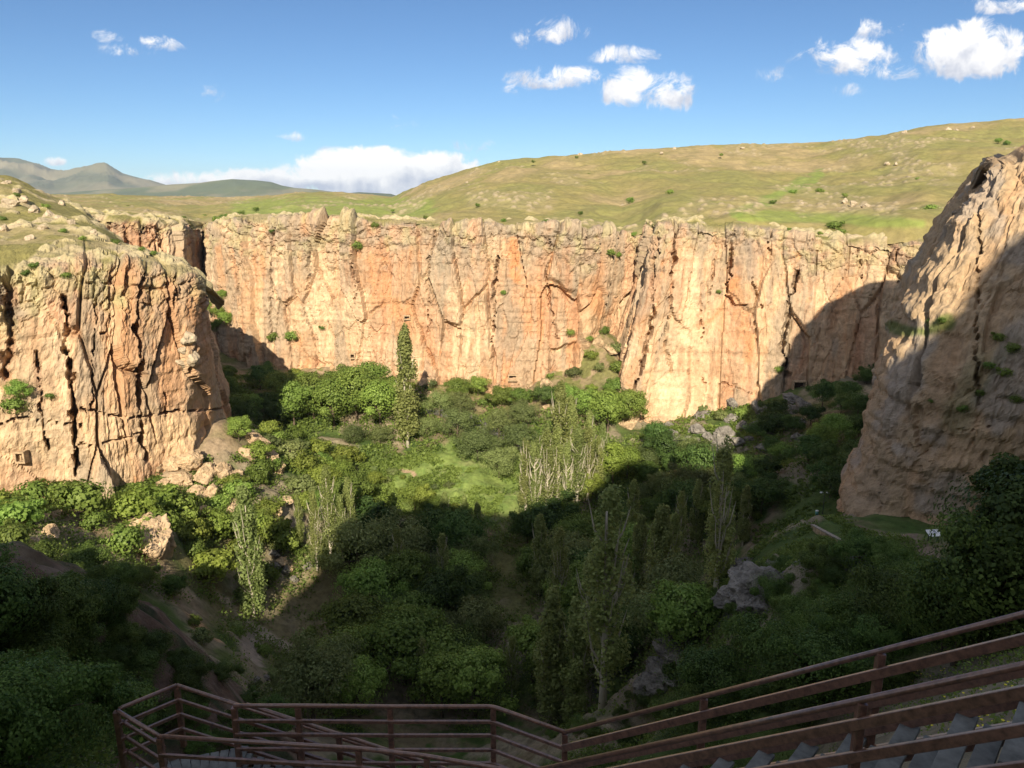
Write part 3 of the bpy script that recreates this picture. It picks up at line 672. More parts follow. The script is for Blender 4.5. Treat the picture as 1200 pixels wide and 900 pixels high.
# ------------------------------------------------------------------ the canyon wall behind the viewpoint (shades the foreground)
def build_near_wall():
    RH = [(-260,34),(-120,32),(-75,28),(-55,25),(-49,27),(-46,38),(-38,56),(-30,63),(-15,61),(0,59),(12,66),(23,76),(34,74),(42,68),(45,68),(50,74),(55,80),(60,85),(66,89),(70,95),(77,108),(88,114),(100,118),(150,120),(260,122)]
    xs = np.array([p[0] for p in RH]); zs = np.array([p[1] for p in RH])
    cols = []
    for x in np.linspace(-260, 260, 150):
        z = float(np.interp(x, xs, zs)); y = -50
        cols.append([np.array([x, y+6, -3.]), np.array([x, y+4, z*.5]), np.array([x, y, z]), np.array([x*1.02, y-12, z-1.0]), np.array([x*1.08, y-80, z-2.0])])
    cliff('near_cliff', rows(cols), 1.6, seed=600, rimrow=2, amp=.4, sig=(1.6, 1.0))
build_near_wall()
#%%END
# ------------------------------------------------------------------ foliage
def leaves(pos, nrm, size, rng, asp=1.5):
    n = len(pos); t = rng.normal(size=(n, 3)); nrm = nrm / (np.linalg.norm(nrm, axis=1, keepdims=True)+1e-9)
    a = np.cross(nrm, t); a /= np.linalg.norm(a, axis=1, keepdims=True)+1e-9; b = np.cross(nrm, a)
    sz = np.asarray(size)*rng.uniform(.6, 1.35, n); a = a*(sz*asp/2)[:, None]; b = b*(sz/2)[:, None]
    bend = nrm*(sz*.22)[:, None]
    V = np.stack([pos-a, pos-b+bend, pos+a, pos+b+bend], 1).reshape(-1, 3)
    return V, np.arange(4*n).reshape(n, 4)
def crown_mesh(name, kind, H, R, n, leaf, seed):
    rng = np.random.default_rng(seed); pos = []; nr = []
    def blob(c, r, k, sq=(1, 1, .8)):
        d = rng.normal(size=(k, 3)); d /= np.linalg.norm(d, axis=1, keepdims=True)
        rr = r*(rng.uniform(.15, 1.0, k)**.4)*(1+.28*vn(d[:, 0]*2.2+c[0], d[:, 1]*2.2+c[1], d[:, 2]*2.2+c[2], seed))
        p = c + d*rr[:, None]*np.array(sq); pos.append(p); nr.append(d+rng.normal(size=(k, 3))*.55+np.array([0, 0, .25]))
    cents = []
    if kind in ('broad', 'willow', 'shrub'):
        m = {'broad': 34, 'willow': 44, 'shrub': 20}[kind]
        z0, hz = {'broad': (.60, .37), 'willow': (.52, .44), 'shrub': (.50, .44)}[kind]
        for i in range(m):
            d = rng.normal(size=3); d /= np.linalg.norm(d)
            if d[2] < -.55: d[2] *= -.6
            f = rng.uniform(.3, 1.0); lob = 1+.55*float(vn(d[0]*1.6+seed, d[1]*1.6, d[2]*1.6, seed+2))
            c = np.array([d[0]*R*f*lob, d[1]*R*f*lob, z0*H + d[2]*hz*H*f*lob]); cents.append(c)
            blob(c, R*rng.uniform(.18, .34), int(n/m*rng.uniform(.6, 1.4)), (1, 1, .75))
        k = n//7; d = rng.normal(size=(k, 3)); d /= np.linalg.norm(d, axis=1, keepdims=True)        # loose twigs around the outline
        p = np.stack([d[:, 0]*R, d[:, 1]*R, z0*H + d[:, 2]*hz*H], 1)*1.0; p[:, :2] *= rng.uniform(.6, 1.22, k)[:, None]; pos.append(p); nr.append(d)
    elif kind in ('poplar', 'bare'):
        m = 64
        for i in range(m):
            z = rng.uniform(.12, .99) if kind == 'poplar' else rng.uniform(.2, .97)
            pr = (np.sin(pi*min(1, (z+.05)*.94))**.42)*(1.12-z*.42)
            a = rng.uniform(0, 2*pi); rad = R*pr*rng.uniform(.2, .75)
            c = np.array([cos(a)*rad, sin(a)*rad, z*H]); cents.append(c)
            blob(c, R*.42*(.5+pr*.5), int(n/m), (1, 1, 2.3))
    P = np.concatenate(pos); Nn = np.concatenate(nr)
    V, Fq = leaves(P, Nn, leaf, rng)
    cl = vn(P[:, 0]/(R*.35), P[:, 1]/(R*.35), P[:, 2]/(R*.35), seed+3)*.22
    lr = np.clip(rng.uniform(0, 1, len(P))*.7+.15+cl, 0, 1)
    return mesh_np(name, V, Fq, True, None, np.repeat(lr, 4)), cents
def trunk_mesh(kind, H, R, cents, seed, rad):
    rng = np.random.default_rng(seed+50); mb = MB()
    lean = rng.normal(size=2)*H*.02
    top = .9 if kind in ('poplar', 'bare') else .62
    pts = [np.array([lean[0]*t*t + .02*H*vn(t*3, seed)*t, lean[1]*t*t, H*top*t - .6*(t == 0)]) for t in np.linspace(0, 1, 8)]
    mb.tube(pts, [rad*(1.25 if i == 0 else 1-.82*i/7) for i in range(8)], 7)
    if kind in ('broad', 'willow', 'shrub'):
        for c in cents[:14]:
            t = rng.uniform(.35, .95); i = t*7; k = int(i); b = pts[k]+(pts[min(k+1, 7)]-pts[k])*(i-k)
            mid = (b+c)/2 + np.array([0, 0, -.04*H]) + rng.normal(size=3)*.03*H
            mb.tube([b, mid, c], [rad*.34, rad*.22, rad*.07], 5, False)
    else:
        for i in range(26 if kind == 'bare' else 14):
            z = rng.uniform(.15, .85); a = rng.uniform(0, 2*pi); b = np.array([0, 0, z*H*.9]); L = rng.uniform(.12, .3)*H
            e = b + np.array([cos(a)*R*.75, sin(a)*R*.75, L]); m_ = b + np.array([cos(a)*R*.5, sin(a)*R*.5, L*.4])
            mb.tube([b, m_, e], [rad*.36, rad*.26, rad*.06], 5, False)
    me = bpy.data.meshes.new('trunk'); me.from_pydata(mb.v, [], mb.f); me.update(); me.polygons.foreach_set('use_smooth', [True]*len(me.polygons))
    return me
PROTO = {}
def proto(key, kind, H, R, n, leaf, lm, bark, seed, rad):
    cm, ce = crown_mesh('crown', kind, H, R, n, leaf, seed); cm.materials.append(MAT[lm])
    tm = trunk_mesh(kind, H, R, ce, seed, rad); tm.materials.append(MAT[bark]); PROTO.setdefault(key, []).append((cm, tm, H))
for k in range(4): proto('broad', 'broad', 10, 4.2+.4*k, 10500, .26, 'leaf', 'bark', 100+k, .26)
for k in range(2): proto('yellow', 'broad', 10, 4.4+.4*k, 10500, .26, 'leaf_yel', 'bark', 110+k, .24)
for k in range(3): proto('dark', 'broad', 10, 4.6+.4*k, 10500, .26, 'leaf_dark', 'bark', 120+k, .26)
for k in range(3): proto('willow', 'willow', 10, 5.4+.5*k, 11000, .23, 'leaf_grey', 'bark', 130+k, .3)
for k in range(3): proto('poplar', 'poplar', 10, 1.0+.08*k, 9000, .13, 'leaf_pop', 'bark_pale', 140+k, .13)
for k in range(3): proto('bare', 'bare', 10, .85+.1*k, 5200, .10, 'leaf_pop', 'bark_pale', 150+k, .15)
for k in range(3): proto('shrub', 'shrub', 3, 2.1, 3200, .22, 'leaf', 'bark', 160+k, .08)
for k in range(2): proto('yshrub', 'shrub', 3, 2.1, 3200, .22, 'leaf_yel', 'bark', 170+k, .08)
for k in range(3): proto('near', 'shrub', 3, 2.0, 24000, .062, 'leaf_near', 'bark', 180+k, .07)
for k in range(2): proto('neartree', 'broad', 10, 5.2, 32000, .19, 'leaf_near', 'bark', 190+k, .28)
for k in range(2): proto('gshrub', 'shrub', 3, 2.2, 3200, .2, 'leaf_grey', 'bark', 195+k, .08)
REG = {}                        # region key -> (label pattern, category, group, list of (px, thing))
def plant(key, P, H, reg, name, sink=.2, wide=1.0):
    cm, tm, h0 = PROTO[key][int(RNG.integers(len(PROTO[key])))]; sc = H/h0
    ax = sc*wide
    r = empty(name, (P[0], P[1], P[2]-sink), float(RNG.uniform(0, 2*pi)), (ax, ax, sc))
    link('trunk', tm, r); link('crown', cm, r)
    REG[reg][3].append((float(proj(P)[0]), r)); return r
def region(key, pattern, cat, group): REG[key] = (pattern, cat, group, [])
def inpoly(x, y, poly):
    c = False; n = len(poly)
    for i in range(n):
        (x1, y1), (x2, y2) = poly[i], poly[i-1]
        if (y1 > y) != (y2 > y) and x < (x2-x1)*(y-y1)/(y2-y1)+x1: c = not c
    return c
PLACED = []
def scatter(poly, n, kinds, hs, reg, name, gap=.6, ylo=8, yhi=330, wide=1.0, sink=.2, tries=40):
    xs = [p[0] for p in poly]; ys = [p[1] for p in poly]; k = 0; t = 0
    while k < n and t < n*tries:
        t += 1; x = float(RNG.uniform(min(xs), max(xs))); y = float(RNG.uniform(min(ys), max(ys)))
        if not inpoly(x, y, poly): continue
        P = hit(x, y, ylo, yhi); H = float(RNG.uniform(*hs))
        if any((P[0]-q[0])**2+(P[1]-q[1])**2 < (gap*(H+q[2])*.5)**2 for q in PLACED): continue
        PLACED.append((P[0], P[1], H)); plant(kinds[int(RNG.integers(len(kinds)))], P, H, reg, name, sink, wide*float(RNG.uniform(.85, 1.15))); k += 1
def at(lst, reg, name, wide=1.0, ylo=8):
    for key, x, y, H in lst:
        P = hit(x, y, ylo); PLACED.append((P[0], P[1], H*.5)); plant(key, P, H, reg, name, wide=wide)

region('grove', '{o} tall leafy tree from the left in the sunlit grove below the far cliff', 'tree', 'sunlit grove of leafy trees')
at([('broad',345,500,14),('broad',368,492,15),('broad',392,502,16),('broad',418,494,17),('broad',446,500,15),('broad',462,486,12),('yellow',356,474,11),('broad',432,474,14),('broad',404,476,13),('broad',330,478,12)], 'grove', 'leafy_tree')
region('tallpop', 'tall slender green poplar standing alone in front of the sunlit far cliff', 'poplar', None)
at([('poplar',478,524,35)], 'tallpop', 'poplar_tree', 1.05)
region('willow', '{o} rounded grey-green willow from the left beside the sunlit meadow', 'willow', 'grey-green willows beyond the meadow')
at([('willow',515,486,8),('willow',536,512,9.5),('willow',560,540,10),('willow',585,512,9),('willow',606,530,9),('willow',500,512,6.5),('willow',585,560,9),('willow',540,486,7.5),('willow',612,498,8),('willow',446,520,6),('willow',415,520,6)], 'willow', 'willow_tree')
region('dk', '{o} dense dark-green tree from the left at the foot of the far cliff', 'tree', 'dark trees at the foot of the far cliff')
at([('broad',535,470,8),('broad',560,464,7),('broad',588,480,8),('dark',640,478,8),('broad',664,482,9),('broad',690,496,11),('broad',712,506,13),('broad',736,500,12),('broad',722,470,8),('broad',610,478,7)], 'dk', 'leafy_tree')
region('barepop', '{o} half-bare poplar from the left in the clump at the meadow edge', 'poplar', 'half-bare poplars at the meadow edge')
at([('bare',616,604,20),('bare',627,608,21),('bare',640,604,22),('bare',652,600,22),('bare',664,602,19),('bare',676,596,21),('bare',688,590,20),('bare',700,584,17)], 'barepop', 'bare_poplar', 1.25)
region('pops', '{o} green columnar poplar from the left behind the half-bare poplars', 'poplar', 'green poplars behind the half-bare clump')
at([('poplar',655,565,27),('poplar',668,560,22),('poplar',640,580,19),('poplar',690,560,18),('poplar',705,566,16)], 'pops', 'poplar_tree', 1.1)
region('yel', '{o} bright yellow-green tree from the left at the edge of the sunlit meadow', 'tree', 'yellow-green trees by the meadow')
at([('yellow',718,566,11),('yellow',735,560,9),('yellow',690,590,8),('yellow',440,572,5),('yellow',400,560,6)], 'yel', 'leafy_tree')
region('lpop', '{o} slender poplar from the left on the slope under the left cliff', 'poplar', 'poplars below the left cliff')
at([('poplar',298,725,25),('bare',388,660,21),('bare',372,668,17),('poplar',412,650,17),('poplar',352,640,11),('bare',402,660,15)], 'lpop', 'poplar_tree')
region('shadepop', '{o} thin poplar from the left standing in the shaded valley bottom', 'poplar', 'poplars in the shaded valley bottom')
at([('bare',690,835,26),('bare',706,832,28),('poplar',645,850,22),('poplar',672,850,20),('poplar',770,725,20),('poplar',785,700,16),('bare',838,705,21),('poplar',845,690,13),('bare',497,825,12),('poplar',545,640,12),('poplar',560,648,12),('poplar',522,640,13),('poplar',632,700,17),('poplar',748,690,15),('poplar',730,760,16),('poplar',815,640,14),('bare',520,705,15),('bare',468,695,14),('bare',655,730,19),('poplar',740,640,15),('bare',795,655,15),('poplar',870,640,12),('bare',600,820,12)], 'shadepop', 'poplar_tree', 1.15)
region('forest', '{o} broad tree from the left in the shaded wood before the meadow', 'tree', 'shaded wood before the meadow')
scatter([(395,640),(470,640),(560,650),(562,860),(330,860),(330,810),(420,800),(405,700)], 26, ['broad','broad','dark','willow'], (9,14), 'forest', 'broad_tree', .42)
region('forest2', '{o} broad tree from the left in the shaded wood across the stream', 'tree', 'shaded wood across the stream')
scatter([(615,640),(700,600),(830,560),(860,640),(840,740),(760,800),(700,860),(610,860)], 28, ['broad','dark','dark','willow'], (8,13), 'forest2', 'broad_tree', .42)
region('mid', '{o} leafy tree from the left along the shadow line of the valley', 'tree', 'trees along the shadow line')
scatter([(360,560),(440,580),(560,628),(560,648),(440,645),(380,640)], 10, ['broad','broad','yellow'], (7,11), 'mid', 'leafy_tree', .5)
region('rslope', '{o} dark bushy tree from the left on the shaded slope behind the crag', 'tree', 'bushy trees on the shaded right slope')
scatter([(960,455),(1040,440),(1030,500),(1000,600),(980,610),(935,585),(870,620),(850,560),(880,520)], 30, ['dark','dark','broad'], (5,8.5), 'rslope', 'bushy_tree', .45, 96)
region('rslope2', '{o} dark bushy tree from the left on the shaded bank beyond the stream', 'tree', 'bushy trees on the shaded far bank')
scatter([(745,520),(860,545),(880,600),(850,660),(800,640),(740,610)], 16, ['dark','broad','willow'], (6,9), 'rslope2', 'bushy_tree', .5)
region('talus', '{o} green bush from the left on the sunlit rubble under the left cliff', 'bush', 'bushes under the left cliff')
scatter([(0,600),(60,590),(150,580),(200,600),(290,560),(345,600),(330,680),(250,690),(180,650),(90,660),(0,650)], 30, ['shrub','yshrub','yshrub','shrub'], (3,6.5), 'talus', 'green_bush', .5, 60, 240)
region('talus2', '{o} leafy bush from the left between the left cliff and the grove', 'bush', 'bushes between left cliff and grove')
scatter([(285,500),(340,510),(440,530),(400,580),(345,600),(300,570)], 22, ['shrub','yshrub','gshrub','yshrub'], (3,5.5), 'talus2', 'green_bush', .5)
region('butshade', '{o} dark bush from the left in the shade beside the left cliff', 'bush', 'bushes in the left cliff shade')
scatter([(262,440),(330,450),(338,500),(280,520),(262,500)], 12, ['dark','broad'], (6,9), 'butshade', 'dark_bush', .5, 150)
region('meadowb', '{o} low bush from the left scattered on the bright meadow', 'bush', 'low bushes on the meadow')
scatter([(430,540),(510,530),(560,590),(470,600),(430,580)], 7, ['yshrub','gshrub'], (1.2,2.4), 'meadowb', 'low_bush', .8)
region('fartal', '{o} small bush from the left on the talus of the far cliff', 'bush', 'small bushes on the far talus')
scatter([(310,425),(460,440),(520,460),(650,470),(640,440),(720,400),(725,440),(760,490),(850,475),(900,470),(860,500),(740,500),(600,480),(480,480),(330,450)], 30, ['shrub','gshrub','yshrub'], (2,4.2), 'fartal', 'small_bush', .9, 190)
region('nleft', '{o} big round-crowned tree from the left on the near left slope', 'tree', 'round trees on the near left slope')
at([('neartree',40,700,6.5),('neartree',100,702,7),('neartree',142,700,5.5),('neartree',70,715,5.5),('neartree',5,705,5.5),('neartree',165,695,4.5),('neartree',205,700,4),('neartree',-30,700,6.5)], 'nleft', 'round_tree', ylo=62)
at([('neartree',20,775,3.8),('neartree',66,768,4.0),('neartree',108,752,3.4),('neartree',138,735,2.6),('neartree',-10,770,4.2),('neartree',45,800,3.0),('neartree',92,790,2.6)], 'nleft', 'round_tree')
region('nleftc', '{o} shaded bush from the left on the brown earth bank', 'bush', 'shaded bushes on the brown bank')
region('nleftb', '{o} shaded bush from the left below the big trees near the viewpoint', 'bush', 'shaded bushes on the near left slope')
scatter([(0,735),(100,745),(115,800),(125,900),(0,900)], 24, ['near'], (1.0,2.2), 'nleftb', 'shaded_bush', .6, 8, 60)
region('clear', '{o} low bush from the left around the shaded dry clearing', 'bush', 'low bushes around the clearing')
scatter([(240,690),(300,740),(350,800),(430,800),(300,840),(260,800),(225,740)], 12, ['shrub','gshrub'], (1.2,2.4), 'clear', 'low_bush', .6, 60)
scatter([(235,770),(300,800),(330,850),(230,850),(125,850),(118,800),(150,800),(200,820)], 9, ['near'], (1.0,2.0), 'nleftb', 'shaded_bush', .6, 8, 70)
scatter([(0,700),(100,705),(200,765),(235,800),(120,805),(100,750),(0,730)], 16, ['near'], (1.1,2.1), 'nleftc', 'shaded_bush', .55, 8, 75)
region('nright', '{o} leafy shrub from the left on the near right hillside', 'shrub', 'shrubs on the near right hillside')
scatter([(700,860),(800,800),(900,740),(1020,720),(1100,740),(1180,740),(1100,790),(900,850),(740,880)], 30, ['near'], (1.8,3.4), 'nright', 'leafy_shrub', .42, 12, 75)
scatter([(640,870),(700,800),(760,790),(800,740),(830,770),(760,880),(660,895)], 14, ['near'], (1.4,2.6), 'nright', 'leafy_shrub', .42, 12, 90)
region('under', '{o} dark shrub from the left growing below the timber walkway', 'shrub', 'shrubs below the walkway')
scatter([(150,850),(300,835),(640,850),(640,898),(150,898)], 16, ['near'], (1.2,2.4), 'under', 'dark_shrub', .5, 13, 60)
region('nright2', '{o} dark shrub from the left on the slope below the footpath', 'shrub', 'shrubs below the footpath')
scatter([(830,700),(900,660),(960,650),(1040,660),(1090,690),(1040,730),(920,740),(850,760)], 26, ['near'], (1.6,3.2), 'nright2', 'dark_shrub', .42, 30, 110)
region('bigr', '{o} large leafy tree from the left overhanging the right of the railing', 'tree', 'large leafy trees on the right')
at([('neartree',1120,770,4.6),('neartree',1175,760,5.6),('neartree',1210,735,6.5),('neartree',1165,735,4.0)], 'bigr', 'leafy_tree')
def patch_hit(Pn, px, py):
    X, Y = proj(Pn); d = (X-px)**2+(Y-py)**2; d = d + np.where(d < 30, Pn[..., 1]*.02, 0); return Pn.reshape(-1, 3)[int(np.argmin(d))]
region('ledge0', '{o} green bush from the left rooted on the left cliff', 'bush', 'bushes rooted on the left cliff')
region('ledge1', '{o} green bush from the left rooted on the far buttress', 'bush', 'bushes rooted on the far buttress')
region('ledge2', '{o} green bush from the left rooted on the long far cliff', 'bush', 'bushes rooted on the long far cliff')
for Pn, lst in ((BUTTE, [(22,465,5.5),(18,478,4),(60,466,1.6),(75,272,1.5),(97,281,1.4),(136,286,1.9),(166,294,1.4),(180,298,1.4),(40,315,1.5),(30,322,1.5),(78,325,1.6),(20,230,1.6),(55,244,1.8),(5,258,1.5)]), (BUT, [(715,380,3),(978,268,4),(985,275,3),(842,342,1.6),(912,435,2.5),(960,274,1.4),(925,270,1.3)]),
                (FAR, [(419,290,4.2),(440,266,2.6),(318,272,1.6),(590,345,2),(715,297,3),(724,300,2.2),(742,276,2),(378,385,2),(322,397,4.2),(343,396,4.6),(258,372,7),(250,365,7),(266,380,7),(262,350,5),(254,388,7),(668,392,3),(690,398,2.4),(705,392,5)])):
    for px, py, H in lst:
        p = patch_hit(Pn, px, py); plant('shrub' if H < 5 else 'broad', p, H*.9, 'ledge%d' % (0 if Pn is BUTTE else 1 if Pn is BUT else 2), 'cliff_bush', sink=H*.25)
region('ledge3', '{o} small dark bush from the left clinging to the big right crag', 'bush', 'bushes clinging to the right crag')
for px, py, H in [(1048,392,1.1),(1062,390,.9),(1078,386,1.0),(1092,380,1.2),(1104,376,.9),(1172,398,1.2),(1186,410,1.4),(1160,430,1.0),(1176,440,1.3),(1148,462,.9),(1128,480,1.1),(1092,470,.6),(1190,470,1.2)]:
    p = patch_hit(CRAG, px, py); plant('shrub', p, H, 'ledge3', 'cliff_bush', sink=H*.3)
region('hillb', '{o} small dark bush from the left on the grassy hillside above the cliffs', 'bush', 'small bushes on the hillside')
def hill_pt(px, t):
    py, Y = hill_surface(np.array([float(px)]), np.array([float(t)])); return W(float(px), float(py[0]), float(Y[0]))
for px, t, H in [(625,.92,2),(676,.95,2),(690,.7,1.8),(755,.8,2.4),(738,.35,3),(785,.38,2.6),(680,.2,1.6),(560,.3,1.6),(460,.4,1.6),(300,.35,2.6),(282,.2,2.8),(240,.3,2.4),(262,.12,3),(255,.08,3),(215,.25,2),(150,.5,2),(1090,.2,4),(1082,.16,2.5),(960,.45,2.6),(928,.42,2.6),(905,.3,2),(990,.4,2),(970,.1,2.4),(1075,.5,2),(1170,.8,3),(1180,.77,3),(845,.85,2),(590,.06,1.6),(640,.07,1.8),(500,.1,1.8),(430,.12,1.8)]:
    p = hill_pt(px, t); cm, tm, h0 = PROTO['shrub'][0]; plant('shrub', p, H, 'hillb', 'small_bush', sink=.3)

# ------------------------------------------------------------------ boulders
import bmesh
BM = []
def boulder_mesh(seed, mat, sub=5):
    bm = bmesh.new(); bmesh.ops.create_icosphere(bm, subdivisions=sub, radius=1.0); V = np.array([v.co[:] for v in bm.verts])
    rng = np.random.default_rng(seed); D = V.copy(); r = np.full(len(V), 1.15)
    for i in range(18):                      # flat broken faces
        n = rng.normal(size=3); n /= np.linalg.norm(n); k = rng.uniform(.62, .98); dt = D @ n; r = np.where(dt > .05, np.minimum(r, k/np.maximum(dt, .05)), r)
    r = r*(1+.16*fbm(D[:, 0]*2, D[:, 1]*2, D[:, 2]*2, 5, seed)) - .13*np.abs(fbm(D[:, 0]*3.4, D[:, 1]*3.4, D[:, 2]*3.4, 5, seed+1, .6))
    V = D*r[:, None]
    for v, c in zip(bm.verts, V): v.co = c
    me = bpy.data.meshes.new('boulder'); bm.to_mesh(me); bm.free(); me.materials.append(MAT[mat]); me.polygons.foreach_set('use_smooth', [False]*len(me.polygons)); return me
BT = [boulder_mesh(700+i, 'tan_rock') for i in range(4)]; BG = [boulder_mesh(710+i, 'grey_rock') for i in range(4)]; BP = [boulder_mesh(720+i, 'pale_rock', 3) for i in range(4)]
def rock(lib, P, sz, reg, name='boulder', sink=.3):
    o = link(name, lib[int(RNG.integers(len(lib)))]); s_ = [sz*float(RNG.uniform(.75, 1.25)) for _ in range(3)]; s_[2] *= .85
    o.scale = s_; o.rotation_euler = [float(RNG.uniform(-.35, .35)), float(RNG.uniform(-.35, .35)), float(RNG.uniform(0, 6.28))]
    o.location = (P[0], P[1], P[2]+s_[2]*(1-sink)*.4); REG[reg][3].append((float(proj(P)[0]), o))
region('rkL', '{o} tan fallen boulder from the left at the foot of the left cliff', 'boulder', 'fallen boulders under the left cliff')
for px, py, sz in [(185,552,2.0),(200,548,2.6),(222,545,3.4),(240,560,2.8),(212,566,2.4),(262,556,2.8),(276,560,2.2),(250,582,2.4),(228,582,2.0),(205,585,2.2),(192,570,1.8),(272,600,2.8),(258,618,2.4),(240,605,2.0),(300,520,2.6),(290,535,2.0),(318,540,2.6),(326,552,1.8),(180,640,4.2),(168,622,2.6),(322,607,2.4),(335,590,1.6),(60,630,1.6),(42,645,1.8),(68,605,1.1),(20,620,1.4),(375,540,1.4),(330,660,1.6),(340,668,1.3)]:
    rock(BT, hit(px, py, 60, 260), sz, 'rkL')
region('rkF', '{o} pale boulder from the left on the talus under the far cliff', 'boulder', 'boulders on the far talus')
for i in range(28):
    px = [330,350,372,395,498,510,522,536,546,505,520,620,640,700,715,730,745,760,770,790,640,655,668,735,750,690,600,575][i]; py = [418,415,420,430,452,444,450,455,462,470,475,452,455,405,412,470,480,492,500,480,478,470,462,500,492,460,448,452][i]
    rock(BT, hit(px, py, 190), float(RNG.uniform(1.3, 3.0)), 'rkF')
region('rkR', '{o} grey rock from the left in the shaded outcrop below the far buttress', 'rock', 'grey rocks below the far buttress')
for i in range(30):
    px = 758+ (i*37 % 190); py = 478 + (i*53 % 62) - (px-760)*.08
    rock(BG, hit(px, py, 130), float(RNG.uniform(1.5, 3.6)), 'rkR', 'grey_rock')
region('rkN', '{o} grey outcrop rock from the left jutting from the near right spur', 'rock', 'outcrop rocks on the near right spur')
for px, py, sz in [(868,668,2.2),(880,690,3.0),(872,705,2.6),(893,700,2.4),(885,720,2.2),(905,672,1.6),(790,775,2.6),(775,790,2.4),(800,760,2.0),(765,810,2.0),(1050,745,.45),(1062,752,.4),(1185,745,.5),(700,745,2.5),(720,740,2.6),(735,752,2.2)]:
    rock(BG, hit(px, py, 12, 140), sz, 'rkN', 'grey_rock')
region('rkC', '{o} low grey rock from the left around the dry clearing', 'rock', 'low rocks around the clearing')
for px, py, sz in [(325,665,1.2),(335,672,1.4),(345,680,1.0),(322,650,1.6),(360,665,.9),(310,690,1.0),(370,650,1.1),(300,800,.8),(312,795,.6),(330,806,.7),(318,812,.6),(295,815,.6)]:
    rock(BG, hit(px, py, 50, 200), sz, 'rkC', 'grey_rock')
region('rkH', '{o} pale weathered rock from the left on the high hillside or plateau', 'rock', 'pale rocks on the high ground')
for px, t, sz in [(680,.99,2.4),(585,.98,1.2),(547,.75,1.2),(720,.6,1.4),(755,.62,1.2),(775,.92,1.5),(790,.97,1.5),(870,.95,1.4),(1060,.96,2.2),(1110,.93,2.5),(1120,.93,2),(1140,.95,1.5),(600,.5,1.3),(615,.5,1.5),(575,.45,1.2),(990,.35,1.6),(1000,.33,1.4),(1015,.3,1.5),(940,.32,1.2),(340,.15,1.2),(1040,.7,1.6),(1050,.68,1.4)]:
    rock(BP, hill_pt(px, t), sz, 'rkH', 'pale_rock', .9)
region('rkB', '{o} lichened boulder from the left on top of the left cliff', 'boulder', 'lichened boulders on the left plateau')
for px, py, sz in [(12,240,2.6),(28,236,2.2),(40,248,2.0),(58,254,2.4),(70,258,1.8),(50,268,1.6),(84,262,1.6),(20,225,1.8),(5,270,1.6),(35,280,1.4),(110,275,1.4),(72,240,1.5),(8,215,1.8),(220,398,2.2),(215,410,1.6),(224,420,2.4),(212,425,1.8)]:
    p = patch_hit(BUTTE, px, py); rock(BP, p, sz*.8, 'rkB', 'boulder', .9)

# ------------------------------------------------------------------ ground cover
def cover():
    rng = np.random.default_rng(5); P = []; Nn = []; S = []; LR = []
    def zone(n, poly, k, hgt, dens=.0, ylo=8, yhi=330, tone=0.):
        xs = [p[0] for p in poly]; ys = [p[1] for p in poly]
        X = rng.uniform(-120, 120, n*30); Y = ylo + (yhi-ylo)*rng.uniform(0, 1, n*30)
        # pick world points whose picture place is inside the zone
        Z = ground_z(X, Y); px, py = proj(np.stack([X, Y, Z], -1)); ins = np.zeros(len(X), bool); j = len(poly)-1; cc = np.zeros(len(X), bool)
        for i in range(len(poly)):
            (x1, y1), (x2, y2) = poly[i], poly[j]; j = i
            cond = ((y1 > py) != (y2 > py)) & (px < (x2-x1)*(py-y1)/((y2-y1)+1e-9)+x1); cc ^= cond
        keep = cc & (fbm(X/6, Y/6, 0, 3, 901) > dens); idx = np.where(keep)[0][:n]
        for q in range(k):
            r = rng.normal(size=(len(idx), 3))*hgt*np.array([1.1, 1.1, .0]); r[:, 2] = rng.uniform(.0, 1.0, len(idx))*hgt
            p = np.stack([X[idx], Y[idx], Z[idx]], 1)+r; P.append(p); Nn.append(rng.normal(size=(len(idx), 3))+np.array([0, -.3, .6]))
            S.append(np.maximum(.05, p[:, 1]*.0022)*rng.uniform(.7, 1.3, len(idx))); LR.append(np.clip(rng.uniform(0, .8, len(idx))+tone+.2*vn(p[:, 0]/5, p[:, 1]/5, 0, 3), 0, 1))
    zone(5200, [(640,900),(700,840),(800,780),(820,700),(900,640),(1000,620),(1100,640),(1250,640),(1250,900)], 26, .34, -.25, 6, 115)
    zone(2600, [(-20,740),(120,770),(130,900),(-20,900)], 26, .28, -.3, 8, 50)
    zone(1500, [(120,860),(500,830),(660,860),(660,900),(130,900)], 14, .22, -.2, 10, 40)
    zone(2600, [(860,560),(1005,560),(1000,640),(880,660)], 14, .22, -.2, 60, 190)
    zone(2500, [(420,545),(500,530),(570,550),(600,600),(460,605)], 10, .3, -.3, 160, 230, .35)
    zone(5000, [(0,570),(300,530),(420,560),(400,640),(300,700),(0,720)], 12, .8, 0.0, 50, 240)
    zone(5000, [(260,440),(600,460),(760,500),(900,470),(960,560),(840,640),(600,640),(430,640),(330,560)], 12, .9, -.1, 140, 260, .1)
    zone(3500, [(240,700),(400,640),(600,640),(860,640),(860,860),(300,860)], 12, .8, .05, 60, 200)
    P = np.concatenate(P); V, Fq = leaves(P, np.concatenate(Nn), np.concatenate(S), rng, 1.6)
    me = mesh_np('ground_cover', V, Fq, True, None, np.repeat(np.concatenate(LR), 4)); tag(link('ground_cover', me, None, MAT['leaf']), 'low green herbs and scrub covering the valley slopes', 'ground cover', None, 'stuff')
cover()
